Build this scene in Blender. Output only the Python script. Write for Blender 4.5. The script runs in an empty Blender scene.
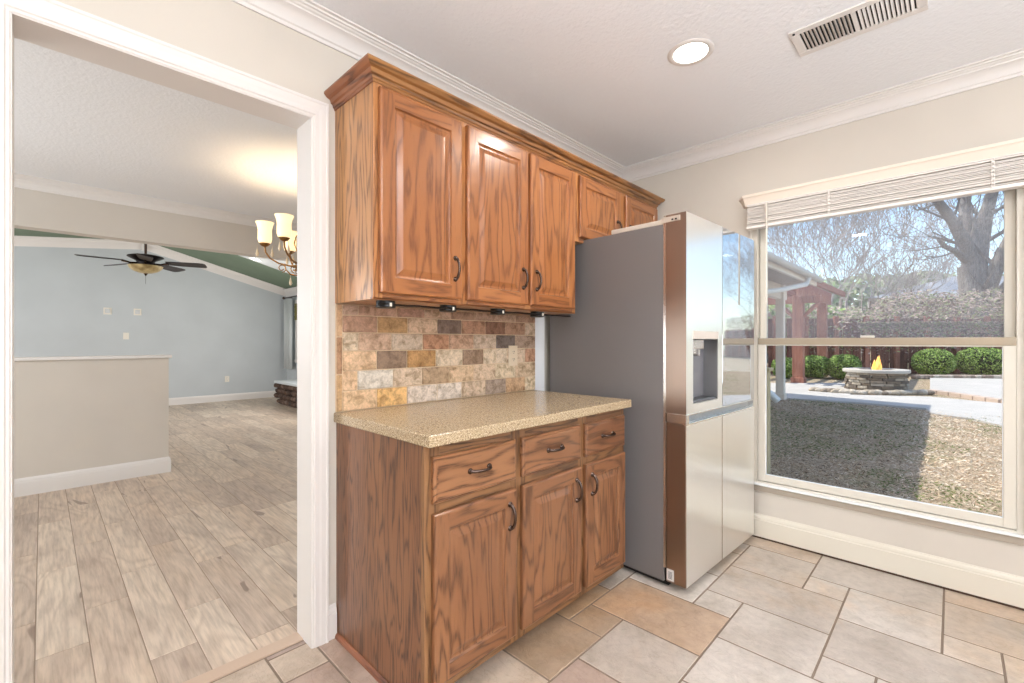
import bpy, bmesh, math, random
from mathutils import Vector, Matrix, noise
random.seed(7)
S = bpy.context.scene
col = S.collection

# ------------------------------------------------------------------ camera
CAMZ = 1.206
YAW = math.radians(44.1)
cam_d = bpy.data.cameras.new('camera'); cam = bpy.data.objects.new('camera', cam_d); col.objects.link(cam)
cam.location = (0, 0, CAMZ); cam.rotation_euler = (math.pi/2, 0, YAW - math.pi/2)
cam_d.sensor_width = 36; cam_d.lens = 455.1/1024*36; cam_d.clip_start = .02; cam_d.clip_end = 400
S.camera = cam
# ------------------------------------------------------------------ colour management
S.view_settings.view_transform = 'Standard'; S.view_settings.look = 'None'
S.view_settings.gamma = 1; S.view_settings.use_curve_mapping = False
S.view_settings.exposure = 0.0
# ------------------------------------------------------------------ sky and sun
wd = bpy.data.worlds.new('world'); S.world = wd; wd.use_nodes = True
nt = wd.node_tree; nt.nodes.clear()
sky = nt.nodes.new('ShaderNodeTexSky'); sky.sky_type = 'NISHITA'; sky.sun_disc = False
sky.sun_elevation = math.radians(50); sky.sun_rotation = math.radians(0); sky.air_density = 1.0; sky.dust_density = .9; sky.ozone_density = 1.2
bg = nt.nodes.new('ShaderNodeBackground'); bg.inputs[1].default_value = .38
wo = nt.nodes.new('ShaderNodeOutputWorld')
nt.links.new(sky.outputs[0], bg.inputs[0]); nt.links.new(bg.outputs[0], wo.inputs[0])
SUN_DIR = Vector((.25, -1.59, -2.42)).normalized()
sl = bpy.data.lights.new('sun', 'SUN'); sl.energy = 5.8; sl.angle = .01; sl.color = (1, .95, .86)
so = bpy.data.objects.new('sun', sl); col.objects.link(so); so.rotation_euler = SUN_DIR.to_track_quat('-Z', 'Y').to_euler()
so.location = (8, 12, 20)

def area(name, loc, target, sx, sy, power, color=(1, 1, 1), spread=180):
    l = bpy.data.lights.new(name, 'AREA'); l.shape = 'RECTANGLE'; l.size = sx; l.size_y = sy; l.energy = power; l.color = color
    l.spread = math.radians(spread)
    o = bpy.data.objects.new(name, l); col.objects.link(o); o.location = loc
    o.rotation_euler = (Vector(target)-Vector(loc)).to_track_quat('-Z', 'Y').to_euler(); return o
def point(name, loc, power, r=.05, color=(1, .9, .78)):
    l = bpy.data.lights.new(name, 'POINT'); l.energy = power; l.shadow_soft_size = r; l.color = color
    o = bpy.data.objects.new(name, l); col.objects.link(o); o.location = loc; return o
# added fill lamps for imagined windows; only the living room's right-hand window is real
area('kitchen_back_fill', (-.2, -3.25, 1.35), (.6, 1, 1.8), 2.6, 1.5, 80, (.88, .94, 1))  # unseen fill added behind the camera, the back wall is solid
area('kitchen_side_fill', (-2.5, -1.95, 1.35), (1, -.2, 1.8), 1.7, 1.4, 40, (.88, .94, 1))  # unseen fill added at the left, no window there
area('living_window_light', (3.55, 7.6, 1.5), (0, 8.2, 1.3), 1.6, 1.5, 60, (1, .97, .93))
area('living_west_fill', (-3.2, 8.0, 1.6), (1, 8.5, 1.5), 2.4, 1.6, 120, (.98, .98, 1))  # added fill to brighten the living room, no window on this side
area('dining_fill', (-2.3, 3.6, 1.5), (1, 3.6, 1.0), 1.6, 1.4, 66, (.90, .96, 1))  # added fill to brighten the dining room, its left wall is solid

# ------------------------------------------------------------------ material helpers
MATS = {}
def lin(c):
    return tuple(((v/255)/12.92 if v/255 <= .04045 else (((v/255)+.055)/1.055)**2.4) for v in c)
class NT:
    def __init__(s, name):
        s.m = bpy.data.materials.new(name); s.m.use_nodes = True; s.t = s.m.node_tree
        s.b = s.t.nodes['Principled BSDF']; MATS[name] = s.m
    def n(s, typ, **kw):
        x = s.t.nodes.new(typ)
        for k, v in kw.items():
            if k.startswith('i_'):
                key = k[2:]
                key = int(key) if key.isdigit() else key.replace('_', ' ')
                x.inputs[key].default_value = v
            else: setattr(x, k, v)
        return x
    def l(s, a, b): s.t.links.new(a, b)
    def coord(s, kind='Object', scale=(1, 1, 1), rnd=0, rot=(0, 0, 0)):
        tc = s.n('ShaderNodeTexCoord'); mp = s.n('ShaderNodeMapping'); mp.inputs['Scale'].default_value = scale; mp.inputs['Rotation'].default_value = rot
        s.l(tc.outputs[kind], mp.inputs[0])
        if rnd:
            oi = s.n('ShaderNodeObjectInfo'); mu = s.n('ShaderNodeMath', operation='MULTIPLY'); mu.inputs[1].default_value = rnd
            s.l(oi.outputs['Random'], mu.inputs[0]); s.l(mu.outputs[0], mp.inputs['Location'])
        return mp.outputs[0]
    def noise(s, vec, scale=5, detail=3, rough=.5, dist=0):
        x = s.n('ShaderNodeTexNoise'); x.inputs['Scale'].default_value = scale; x.inputs['Detail'].default_value = detail
        x.inputs['Roughness'].default_value = rough; x.inputs['Distortion'].default_value = dist
        if vec: s.l(vec, x.inputs['Vector'])
        return x.outputs[0]
    def ramp(s, fac, stops):
        x = s.n('ShaderNodeValToRGB'); e = x.color_ramp.elements
        while len(e) < len(stops): e.new(.5)
        for i, (p, c) in enumerate(stops):
            e[i].position = p; e[i].color = (*c, 1) if len(c) == 3 else c
        s.l(fac, x.inputs[0]); return x.outputs[0]
    def math(s, op, a, b=None, c=None):
        x = s.n('ShaderNodeMath', operation=op)
        for i, v in enumerate((a, b, c)):
            if v is None: continue
            if isinstance(v, (int, float)): x.inputs[i].default_value = v
            else: s.l(v, x.inputs[i])
        return x.outputs[0]
    def mix(s, fac, a, b, mode='MIX'):
        x = s.n('ShaderNodeMix', data_type='RGBA', blend_type=mode)
        for i, v in ((0, fac), (6, a), (7, b)):
            if isinstance(v, (int, float)): x.inputs[i].default_value = v
            elif isinstance(v, tuple): x.inputs[i].default_value = (*v, 1) if len(v) == 3 else v
            else: s.l(v, x.inputs[i])
        return x.outputs[2]
    def bump(s, h, strength=.2, dist=.01):
        x = s.n('ShaderNodeBump'); x.inputs['Strength'].default_value = strength; x.inputs['Distance'].default_value = dist
        s.l(h, x.inputs['Height']); s.l(x.outputs[0], s.b.inputs['Normal'])
    def base(s, v):
        if isinstance(v, tuple): s.b.inputs['Base Color'].default_value = (*v, 1)
        else: s.l(v, s.b.inputs['Base Color'])
    def rough(s, v, spec=.5, metal=0):
        s.b.inputs['Roughness'].default_value = v; s.b.inputs['Specular IOR Level'].default_value = spec; s.b.inputs['Metallic'].default_value = metal

def paint(name, rgb, rough=.6, var=.03, bump=.05, bscale=220, spec=.3):
    m = NT(name); c = lin(rgb); v = m.coord()
    n = m.noise(v, 2.2, 3)
    m.base(m.ramp(n, [(.3, tuple(x*(1-var) for x in c)), (.7, tuple(min(1, x*(1+var)) for x in c))]))
    m.bump(m.noise(v, bscale, 2), bump, .003); m.rough(rough, spec); return m.m
def metal(name, rgb, rough=.3, metal=1, streak=None):
    m = NT(name); m.base(lin(rgb)); m.rough(rough, .5, metal)
    if streak:
        v = m.coord(scale=streak); n = m.noise(v, 3, 4)
        r = m.n('ShaderNodeMapRange'); r.inputs[3].default_value = max(.02, rough-.05); r.inputs[4].default_value = rough+.08
        m.l(n, r.inputs[0]); m.l(r.outputs[0], m.b.inputs['Roughness'])
    return m.m
def emit(name, rgb, strength):
    m = NT(name); m.base(lin(rgb)); m.b.inputs['Emission Color'].default_value = (*lin(rgb), 1); m.b.inputs['Emission Strength'].default_value = strength; return m.m

def oak(name, axis='Z', light=(196, 128, 78), mid=(170, 100, 55), dark=(112, 62, 32), k=1.0, gl=.32, freq=75, warp=.10):
    """flat-sawn oak: contour lines of a long stretched field plus fine pores"""
    m = NT(name)
    lo, hi = .95, 8.5*k
    sc = {'Z': (hi, hi, lo), 'X': (lo, hi, hi), 'Y': (hi, lo, hi)}[axis]
    v = m.coord(scale=sc, rnd=37)
    f = m.noise(v, 1.0, 3, .45, .2)
    fs = {'Z': (90, 90, 14), 'X': (14, 90, 90), 'Y': (90, 14, 90)}[axis]
    v2 = m.coord(scale=fs, rnd=11); jit = m.noise(v2, 1.3, 3, .6)
    ph = m.math('ADD', m.math('MULTIPLY', f, freq), m.math('MULTIPLY', jit, 1.1))
    sn = m.math('SINE', ph)
    s01 = m.math('MULTIPLY_ADD', sn, .5, .5)
    ps = {'Z': (300, 300, 16), 'X': (16, 300, 300), 'Y': (300, 16, 300)}[axis]
    pores = m.noise(m.coord(scale=ps, rnd=5), 1.0, 2, .7)
    g = m.math('MULTIPLY', m.math('POWER', s01, 3.0), m.math('MULTIPLY_ADD', pores, 2.6, -.5)); g = m.math('MINIMUM', m.math('MAXIMUM', g, 0), 1)
    broad = m.noise(m.coord(scale=tuple(x*.5 for x in sc), rnd=91), 1.2, 2)
    c0 = m.mix(m.ramp(broad, [(.35, (0, 0, 0)), (.7, (1, 1, 1))]), lin(mid), lin(light))
    c1 = m.mix(m.math('MULTIPLY', g, 1.0), c0, lin(dark))
    pr = m.ramp(pores, [(.3, (0, 0, 0)), (.42, (1, 1, 1))])
    m.base(m.mix(.22, c1, m.mix(1.0, c1, pr, 'MULTIPLY')))
    m.rough(gl, .5); m.bump(g, .12, .002)
    m.b.inputs['Coat Weight'].default_value = .25; m.b.inputs['Coat Roughness'].default_value = .18
    return m.m

WALL = paint('kitchen_wall_paint', (208, 200, 189))
WALL_D = paint('dining_wall_paint', (208, 200, 190))
CEIL = paint('ceiling_texture_paint', (242, 243, 246), .8, .01, .9, 60)
TRIM = paint('white_trim_paint', (226, 221, 217), .35, .01, .01, 50, .5)
TRIM2 = paint('window_trim_paint', (218, 211, 197), .35, .01, .01, 50, .5)
LIVW = paint('living_wall_grey_paint', (192, 197, 200), .6, .03, .03)
GREEN = paint('green_ceiling_paint', (120, 136, 116), .8, .06, .3, 60)
GREYC = paint('pale_ceiling_paint', (200, 203, 203), .8, .03, .3, 60)
BRONZE = metal('oil_rubbed_bronze', (92, 78, 72), .25)
BRASSY = metal('antique_brass', (150, 112, 70), .35)
BLACKP = metal('black_plastic', (16, 15, 15), .35, 0)
WHITEP = metal('white_plastic', (232, 226, 214), .4, 0)
UO = dict(light=(170, 110, 64), mid=(152, 94, 52), dark=(114, 66, 34))
LO = dict(light=(148, 102, 68), mid=(128, 84, 54), dark=(84, 52, 31))
OAKV = oak('upper_oak_vertical', 'Z', **UO, freq=78, k=.8); OAKH = oak('upper_oak_horizontal', 'X', **UO, freq=70, k=.8)
OAKS = oak('upper_oak_side', 'Z', (200, 150, 98), (182, 128, 80), (112, 74, 42), freq=70, k=1.0)
OAKF = oak('upper_oak_face_frame', 'Z', (190, 132, 80), (170, 112, 64), (112, 70, 40), freq=70, k=1.2)
OAKC = oak('crown_oak', 'X', (160, 112, 64), (138, 90, 50), (80, 50, 28), freq=55, gl=.28)
OAKCY = oak('crown_oak_return', 'Y', (160, 100, 62), (140, 84, 52), (90, 50, 30), freq=50, gl=.3)
LOV = oak('base_oak_vertical', 'Z', **LO, freq=95, k=.8); LOH = oak('base_oak_horizontal', 'X', **LO, freq=85, k=.8)
LOS = oak('base_oak_side', 'Z', (144, 98, 66), (122, 80, 52), (68, 41, 25), freq=120, k=1.25)
LOF = oak('base_oak_frame', 'Z', (144, 104, 68), (122, 84, 52), (74, 47, 28), freq=75, k=1.2)
LOFH = oak('base_oak_rail', 'X', (144, 104, 68), (122, 84, 52), (74, 47, 28), freq=75, k=1.2)
BASEM = oak('base_oak_shoe', 'Y', (150, 92, 60), (128, 74, 46), (80, 44, 28), freq=40)
DARKM = metal('dark_void', (20, 17, 15), .8, 0)

def _counter():
    m = NT('speckled_countertop'); v = m.coord()
    a = m.noise(v, 230, 2, .7); b = m.noise(v, 120, 2, .7)
    c = m.ramp(a, [(.32, lin((104, 84, 62))), (.44, lin((168, 146, 114))), (.56, lin((192, 170, 138))), (.68, lin((232, 218, 194)))])
    d = m.ramp(b, [(.34, lin((110, 90, 70))), (.44, (1, 1, 1))])
    m.base(m.mix(.7, c, m.mix(1, c, d, 'MULTIPLY'))); m.rough(.22, .5); return m.m
COUNTER = _counter()

def _rand_tile(name, attr_cols=True, rough=.45, nscale=9, amp=.35, bump=.3, slate=False, spec=.4):
    """tile surface: own colour from the face colour attribute, mottled by noise"""
    m = NT(name); at = m.n('ShaderNodeAttribute', attribute_name='tint'); v = m.coord()
    n1 = m.noise(v, nscale, 6, .65, .6); n2 = m.noise(v, nscale*5, 4, .6)
    sp = m.n('ShaderNodeSeparateColor'); m.l(at.outputs['Color'], sp.inputs[0])
    mott = m.ramp(n1, [(.32, (1-amp, 1-amp*1.1, 1-amp*1.25)), (.55, (1, 1, 1)), (.75, (1+amp*.28, 1+amp*.28, 1+amp*.3))])
    fine = m.ramp(n2, [(.3, (1-amp*.6,)*3), (.6, (1.04, 1.04, 1.04))])
    c = m.mix(1, at.outputs['Color'], mott, 'MULTIPLY'); c = m.mix(.8, c, m.mix(1, c, fine, 'MULTIPLY'))
    if slate:
        v3 = m.coord(scale=(1, 1, 1)); big = m.noise(v3, 1.3, 4, .6, .4)
        warm = m.ramp(big, [(.52, (1, 1, 1)), (.68, (1.03, .88, .72))]); c = m.mix(1, c, warm, 'MULTIPLY')
        vein = m.noise(m.coord(scale=(5, 2.2, 1), rot=(0, 0, .6)), 2.2, 7, .62, 1.6)
        vr = m.ramp(vein, [(.485, (1, 1, 1)), (.5, (.72, .68, .64)), (.515, (1, 1, 1))]); c = m.mix(.55, c, m.mix(1, c, vr, 'MULTIPLY'))
        m.bump(m.noise(v, 14, 8, .62, .8), bump, .012)
    else: m.bump(n2, bump, .004)
    m.base(c); m.rough(rough, spec); return m.m
SLATE = _rand_tile('slate_floor_tile', rough=.42, nscale=5, amp=.22, bump=.45, slate=True)
TRAV = _rand_tile('tumbled_travertine', rough=.5, nscale=26, amp=.55, bump=.35)
GROUT = paint('floor_grout', (128, 112, 98), .9, .08, .3, 200)
GROUTB = paint('backsplash_grout', (214, 190, 160), .9, .05, .3, 200)
def _plank():
    m = NT('wood_look_plank_tile'); at = m.n('ShaderNodeAttribute', attribute_name='tint')
    sp = m.n('ShaderNodeSeparateColor'); m.l(at.outputs['Color'], sp.inputs[0])
    tc = m.n('ShaderNodeTexCoord'); cb = m.n('ShaderNodeCombineXYZ')
    m.l(m.math('MULTIPLY', sp.outputs[0], 40), cb.inputs[0]); m.l(m.math('MULTIPLY', sp.outputs[1], 40), cb.inputs[1])
    ad = m.n('ShaderNodeVectorMath', operation='ADD'); m.l(tc.outputs['Object'], ad.inputs[0]); m.l(cb.outputs[0], ad.inputs[1])
    mp = m.n('ShaderNodeMapping'); mp.inputs['Scale'].default_value = (7, 1.6, 1); m.l(ad.outputs[0], mp.inputs[0])
    f = m.noise(mp.outputs[0], .8, 2, .4, .3)
    s = m.math('MULTIPLY_ADD', m.math('SINE', m.math('MULTIPLY', f, 55)), .5, .5)
    mp2 = m.n('ShaderNodeMapping'); mp2.inputs['Scale'].default_value = (60, 4, 1); m.l(ad.outputs[0], mp2.inputs[0])
    st = m.noise(mp2.outputs[0], 1.2, 4, .6)
    blot = m.noise(mp.outputs[0], .9, 4, .5, .2)
    base = m.ramp(sp.outputs[2], [(0, lin((190, 172, 156))), (.5, lin((206, 187, 168))), (1, lin((216, 200, 182)))])
    c = m.mix(m.math('MULTIPLY', m.math('POWER', s, 2), .26), base, lin((146, 122, 104)))
    c = m.mix(1, c, m.ramp(st, [(.32, (.76, .75, .74)), (.6, (1.06, 1.06, 1.06))]), 'MULTIPLY')
    c = m.mix(1, c, m.ramp(blot, [(.25, (.74, .72, .72)), (.5, (1, 1, 1)), (.75, (1.05, 1.02, .98))]), 'MULTIPLY')
    kn = m.noise(mp.outputs[0], .6, 2, .5, 2.5); c = m.mix(m.ramp(kn, [(.28, (.7, .7, .7)), (.31, (0, 0, 0))]), c, lin((120, 100, 88)))
    m.base(c); m.rough(.42, .4); m.bump(st, .08, .002); return m.m
PLANK = _plank()
def _steel(name, rgb, rough, met=1.0):
    m = NT(name); m.base(lin(rgb)); m.rough(rough, .5, met)
    n = m.noise(m.coord(scale=(3, 3, 260)), 2, 2); m.bump(n, .015, .001); return m.m
STEEL = _steel('stainless_door', (242, 242, 240), .30, .9)
STEELS = _steel('stainless_door_edge', (160, 142, 130), .34)
FSIDE = paint('fridge_grey_side', (114, 110, 109), .42, .02, .12, 400, .5)
MIRROR = metal('mirrored_door_glass', (205, 208, 212), .03)
def _glass(name, haze=0.0, refl=1.0):
    m = NT(name); t = m.t; t.nodes.remove(m.b); out = [n for n in t.nodes if n.type == 'OUTPUT_MATERIAL'][0]
    tr = m.n('ShaderNodeBsdfTransparent'); tr.inputs[0].default_value = (.97, .985, .98, 1)
    gl = m.n('ShaderNodeBsdfGlossy'); gl.inputs['Roughness'].default_value = .01
    fr = m.n('ShaderNodeFresnel'); fr.inputs[0].default_value = 1.45
    mx = m.n('ShaderNodeMixShader'); m.l(m.math('MULTIPLY', fr.outputs[0], refl), mx.inputs[0]); m.l(tr.outputs[0], mx.inputs[1]); m.l(gl.outputs[0], mx.inputs[2])
    last = mx
    if haze:
        df = m.n('ShaderNodeBsdfDiffuse'); df.inputs[0].default_value = (.8, .8, .86, 1)
        tl = m.n('ShaderNodeBsdfTranslucent'); tl.inputs[0].default_value = (.8, .82, .9, 1)
        a = m.n('ShaderNodeMixShader'); a.inputs[0].default_value = .5; m.l(df.outputs[0], a.inputs[1]); m.l(tl.outputs[0], a.inputs[2])
        b = m.n('ShaderNodeMixShader'); b.inputs[0].default_value = haze; m.l(mx.outputs[0], b.inputs[1]); m.l(a.outputs[0], b.inputs[2]); last = b
    m.l(last.outputs[0], out.inputs[0]); return m.m
GLASS = _glass('window_glass'); GLASSH = _glass('hazy_window_glass', .13)  # second glass has white diffuse and translucent haze mixed in

# ------------------------------------------------------------------ object helpers
def tag(o, label=None, cat=None, group=None, kind=None):
    if label: o['label'] = label
    if cat: o['category'] = cat
    if group: o['group'] = group
    if kind: o['kind'] = kind
    return o
def empty(name, loc, rz=0, parent=None):
    o = bpy.data.objects.new(name, None); col.objects.link(o); o.location = loc; o.rotation_euler = (0, 0, rz)
    o.empty_display_size = .05
    if parent: o.parent = parent
    return o
def worldmat(o):
    m = Matrix.Translation(o.location) @ o.rotation_euler.to_matrix().to_4x4() if True else None
    return (worldmat(o.parent) @ m) if o.parent else m
def obj(name, bm, mats, parent=None, loc=None, smooth=False, local=False, auto=True):
    """link bm (world coordinates unless local) as one mesh; origin at loc / parent's frame"""
    me = bpy.data.meshes.new(name)
    if not isinstance(mats, (list, tuple)): mats = [mats]
    if loc is not None and not parent:
        bmesh.ops.translate(bm, vec=-Vector(loc), verts=bm.verts)
    if parent and not local:
        bmesh.ops.transform(bm, matrix=worldmat(parent).inverted(), verts=bm.verts)
    bm.to_mesh(me); bm.free()
    for m in mats: me.materials.append(m)
    if smooth:
        for p in me.polygons: p.use_smooth = True
        try: me.set_sharp_from_angle(angle=math.radians(40))
        except Exception: pass
    o = bpy.data.objects.new(name, me); col.objects.link(o)
    if loc is not None and not parent: o.location = loc
    if parent: o.parent = parent
    return o
def B(): return bmesh.new()
def box(bm, x0, x1, y0, y1, z0, z1, bev=0, mi=0, seg=2):
    t = bmesh.new(); bmesh.ops.create_cube(t, size=1)
    bmesh.ops.scale(t, vec=(abs(x1-x0), abs(y1-y0), abs(z1-z0)), verts=t.verts)
    bmesh.ops.translate(t, vec=((x0+x1)/2, (y0+y1)/2, (z0+z1)/2), verts=t.verts)
    if bev: bmesh.ops.bevel(t, geom=list(t.edges), offset=bev, segments=seg, affect='EDGES', profile=.6)
    merge(bm, t, mi); return bm
def merge(bm, t, mi=None):
    mp = {}
    for v in t.verts: mp[v] = bm.verts.new(v.co)
    for f in t.faces:
        try: nf = bm.faces.new([mp[v] for v in f.verts])
        except ValueError: continue
        nf.material_index = f.material_index if mi is None else mi; nf.smooth = f.smooth
    t.free()
def quad(bm, pts, mi=0):
    f = bm.faces.new([bm.verts.new(p) for p in pts]); f.material_index = mi; return f
def tube(bm, pts, rad, n=8, cap=True, mi=0):
    pts = [Vector(p) for p in pts]; k = len(pts)
    if isinstance(rad, (int, float)): rad = [rad]*k
    prev = None; rings = []
    ref = Vector((0, 0, 1))
    for i, p in enumerate(pts):
        d = (pts[min(i+1, k-1)] - pts[max(i-1, 0)]).normalized()
        if prev is None:
            u = d.cross(ref)
            if u.length < .05: u = d.cross(Vector((1, 0, 0)))
            u.normalize()
        else:
            u = (prev - d*prev.dot(d))
            if u.length < 1e-5: u = d.orthogonal()
            u.normalize()
        prev = u; w = d.cross(u)
        rings.append([bm.verts.new(p + (u*math.cos(a)+w*math.sin(a))*rad[i]) for a in [2*math.pi*j/n for j in range(n)]])
    for a, b in zip(rings, rings[1:]):
        for j in range(n):
            f = bm.faces.new((a[j], a[(j+1) % n], b[(j+1) % n], b[j])); f.material_index = mi
    if cap:
        for r, fl in ((rings[0], True), (rings[-1], False)):
            f = bm.faces.new(r[::-1] if not fl else r); f.material_index = mi
    return bm
def lathe(bm, prof, cx, cy, n=24, mi=0, cap=True):
    """prof: list of (radius, z)"""
    rings = []
    for r, z in prof:
        rings.append([bm.verts.new((cx+r*math.cos(2*math.pi*j/n), cy+r*math.sin(2*math.pi*j/n), z)) for j in range(n)])
    for a, b in zip(rings, rings[1:]):
        for j in range(n):
            f = bm.faces.new((a[j], a[(j+1) % n], b[(j+1) % n], b[j])); f.material_index = mi
    if cap:
        for r in (rings[0], rings[-1]):
            try: bm.faces.new(r).material_index = mi
            except ValueError: pass
    return bm
def sweep(bm, prof, path, closed=False, mi=0, cap=True):
    """prof: [(out, z)]; path: [(x,y, nx,ny)] with mitre normals already scaled"""
    rings = [[bm.verts.new((x+nx*o, y+ny*o, z)) for o, z in prof] for x, y, nx, ny in path]
    k = len(prof)
    for a, b in zip(rings, rings[1:]):
        for j in range(k-1 if not closed else k):
            f = bm.faces.new((a[j], a[(j+1) % k], b[(j+1) % k], b[j])); f.material_index = mi
    if cap and closed:
        for r in (rings[0], rings[-1]): bm.faces.new(r).material_index = mi
    return bm
def fixn(bm):
    bmesh.ops.recalc_face_normals(bm, faces=bm.faces); return bm
def struct(name, bm, m, parent=None, **kw):
    o = obj(name, bm, m, parent, **kw)
    if not parent: o['kind'] = 'structure'
    return o

# ------------------------------------------------------------------ room dimensions
WA, WB, WT, CH = 1.82, 3.07, .12, 2.49
DX0, DX1, DZ = -.0585, .736, 2.087          # opening to the dining room
BY0, BY1, BZ = 5.22, 5.36, 2.108            # beam and half wall
LY = 10.6; LX = 3.77                       # living room gable wall / window wall
XL, YB = -2.7, -3.4
# walls -------------------------------------------------------------
b = B()
box(b, XL, DX0, WA, WA+WT, 0, CH); box(b, DX1, 3.3, WA, WA+WT, 0, CH); box(b, DX0, DX1, WA, WA+WT, DZ, CH)
struct('wall_cabinet_side', b, WALL)
WY0, WY1, WZ0, WZ1 = -1.42, .905, .31, 2.05   # window opening
b = B()
box(b, WB, WB+.15, WY1, WA, -.05, CH); box(b, WB, WB+.15, YB, WY0, -.05, CH)
box(b, WB, WB+.15, WY0, WY1, -.05, WZ0); box(b, WB, WB+.15, WY0, WY1, WZ1, CH)
struct('wall_window_side', b, WALL)
b = B(); box(b, XL-.1, XL, YB, 1.94, 0, CH); struct('wall_left', b, WALL)
b = B(); box(b, XL, WB, YB-.1, YB, 0, CH); struct('wall_back', b, WALL)
b = B(); box(b, XL, WB+.15, YB, WA, CH, CH+.1); struct('ceiling', b, CEIL)
# dining room shell
b = B(); box(b, XL, 3.42, WA, BY0, CH, CH+.1); struct('ceiling_dining', b, CEIL)
b = B(); box(b, 3.3, 3.42, WA+WT, BY1, 0, CH); struct('wall_dining_right', b, WALL_D)
b = B(); box(b, XL-.1, XL, 1.94, BY0, 0, CH); struct('wall_dining_left', b, WALL_D)
b = B(); box(b, XL, 3.3, BY0, BY1, BZ, 3.3); o = struct('wall_dining_header', b, WALL_D)
# half wall with cap
b = B(); box(b, XL, .815, BY0, BY1, 0, 1.055); hw = struct('wall_half_height', b, WALL_D)
b = B(); box(b, XL, .838, BY0-.022, BY1+.022, 1.055, 1.082, .005); struct('trim_half_wall_cap', b, TRIM)
# living room shell: gable ceiling
PK = 1.28; ZP = 3.03
def zc(x): return ZP - (.275*(x-PK) if x > PK else .11*(PK-x))
XW = -3.6
b = B()
vs = [(XW, LY, 0), (LX, LY, 0), (LX, LY, zc(LX)+.05), (PK, LY, ZP+.1), (XW, LY, zc(XW)+.05)]
f0 = b.faces.new([b.verts.new(p) for p in vs]); r = bmesh.ops.extrude_face_region(b, geom=[f0])
bmesh.ops.translate(b, vec=(0, .12, 0), verts=[v for v in r['geom'] if isinstance(v, bmesh.types.BMVert)]); fixn(b)
struct('wall_living_gable', b, LIVW)
b = B()
for yy0, yy1, z0, z1 in ((BY1, 8.30, 0, 2.75), (10.0, LY, 0, 2.75), (8.30, 10.0, 0, .82), (8.30, 10.0, 2.02, 2.75)): box(b, LX, LX+.15, yy0, yy1, z0, z1)
struct('wall_living_window_side', b, LIVW)
b = B(); box(b, 3.3, LX+.15, BY1-.1, BY1, 0, 3.3); struct('wall_living_return', b, LIVW)
b = B(); box(b, XW-.1, XW, BY0, LY, 0, 3.3); struct('wall_living_left', b, LIVW)
b = B(); box(b, XW, XL, BY0, BY1, 0, 3.3); struct('wall_living_corner', b, LIVW)
b = B()
def slab(b, pts, t=.06, mi=0):
    f = b.faces.new([b.verts.new(p) for p in pts]); f.material_index = mi; f.normal_update()
    if f.normal.z < 0: f.normal_flip()
    r = bmesh.ops.extrude_face_region(b, geom=[f])
    bmesh.ops.translate(b, vec=(0, 0, t), verts=[v for v in r['geom'] if isinstance(v, bmesh.types.BMVert)])
    for g in b.faces: g.material_index = mi
slab(b, [(PK, BY1, ZP), (LX+.15, BY1, zc(LX+.15)), (LX+.15, LY, zc(LX+.15)), (PK, LY, ZP)])
slab(b, [(XW, BY1, zc(XW)), (PK, BY1, ZP), (PK, LY, ZP), (XW, LY, zc(XW))])
fixn(b); struct('ceiling_living', b, GREEN)
# pale painted tray running down the middle of the slope
b = B(); YP = 8.98
slab(b, [(PK, BY1, ZP-.013), (LX, BY1, zc(LX)-.013), (LX, YP, zc(LX)-.013), (PK, YP, ZP-.013)], .01); slab(b, [(XW, BY1, zc(XW)-.013), (PK, BY1, ZP-.013), (PK, YP, ZP-.013), (XW, YP, zc(XW)-.013)], .01); fixn(b)
struct('ceiling_living_pale_panel', b, GREYC)

# ------------------------------------------------------------------ floors
def tiles_mesh(bm, lay, rects, z, gap, bev, colf):
    for (x0, y0, x1, y1) in rects:
        g = gap/2; c = colf(x0, y0)
        a = [(x0+g, y0+g), (x1-g, y0+g), (x1-g, y1-g), (x0+g, y1-g)]
        i = [(x0+g+bev, y0+g+bev), (x1-g-bev, y0+g+bev), (x1-g-bev, y1-g-bev), (x0+g+bev, y1-g-bev)]
        lo = [bm.verts.new((p[0], p[1], z-.002)) for p in a]; hi = [bm.verts.new((p[0], p[1], z)) for p in i]
        fs = [bm.faces.new(hi)] + [bm.faces.new((lo[k], lo[(k+1) % 4], hi[(k+1) % 4], hi[k])) for k in range(4)]
        for f in fs:
            for l in f.loops: l[lay] = (*c, 1)
def clipr(r, X0, X1, Y0, Y1):
    x0, y0, x1, y1 = max(r[0], X0), max(r[1], Y0), min(r[2], X1), min(r[3], Y1)
    return (x0, y0, x1, y1) if x1-x0 > .02 and y1-y0 > .02 else None
P_ = .1662; OX, OY = 1.588, .031
rects = []
for i in range(-22, 23):
    for j in range(-22, 23):
        bx, by = 3*i+2*j, -2*i-5*j
        for (dx, dy, w, h) in ((0, 6, 1, 1), (1, 4, 2, 3), (-1, 4, 2, 2)):
            x0, y0 = OX+(bx+dx)*P_, OY+(by+dy)*P_
            r = clipr((x0, y0, x0+w*P_, y0+h*P_), XL, WB, YB, 1.885)
            if r: rects.append(r)
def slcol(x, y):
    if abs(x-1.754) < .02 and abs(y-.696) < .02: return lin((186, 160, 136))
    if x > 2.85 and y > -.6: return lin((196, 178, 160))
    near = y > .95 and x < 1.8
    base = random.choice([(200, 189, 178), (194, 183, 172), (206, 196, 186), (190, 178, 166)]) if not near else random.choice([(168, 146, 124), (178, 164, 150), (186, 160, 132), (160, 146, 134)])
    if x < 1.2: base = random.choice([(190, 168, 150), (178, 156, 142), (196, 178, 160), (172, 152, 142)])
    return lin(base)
b = B(); lay = b.loops.layers.float_color.new('tint')
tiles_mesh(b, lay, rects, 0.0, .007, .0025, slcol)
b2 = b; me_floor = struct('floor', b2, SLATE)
b = B(); box(b, XL, WB, YB, 1.885, -.06, -.0016); struct('floor_grout_bed', b, GROUT)
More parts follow.
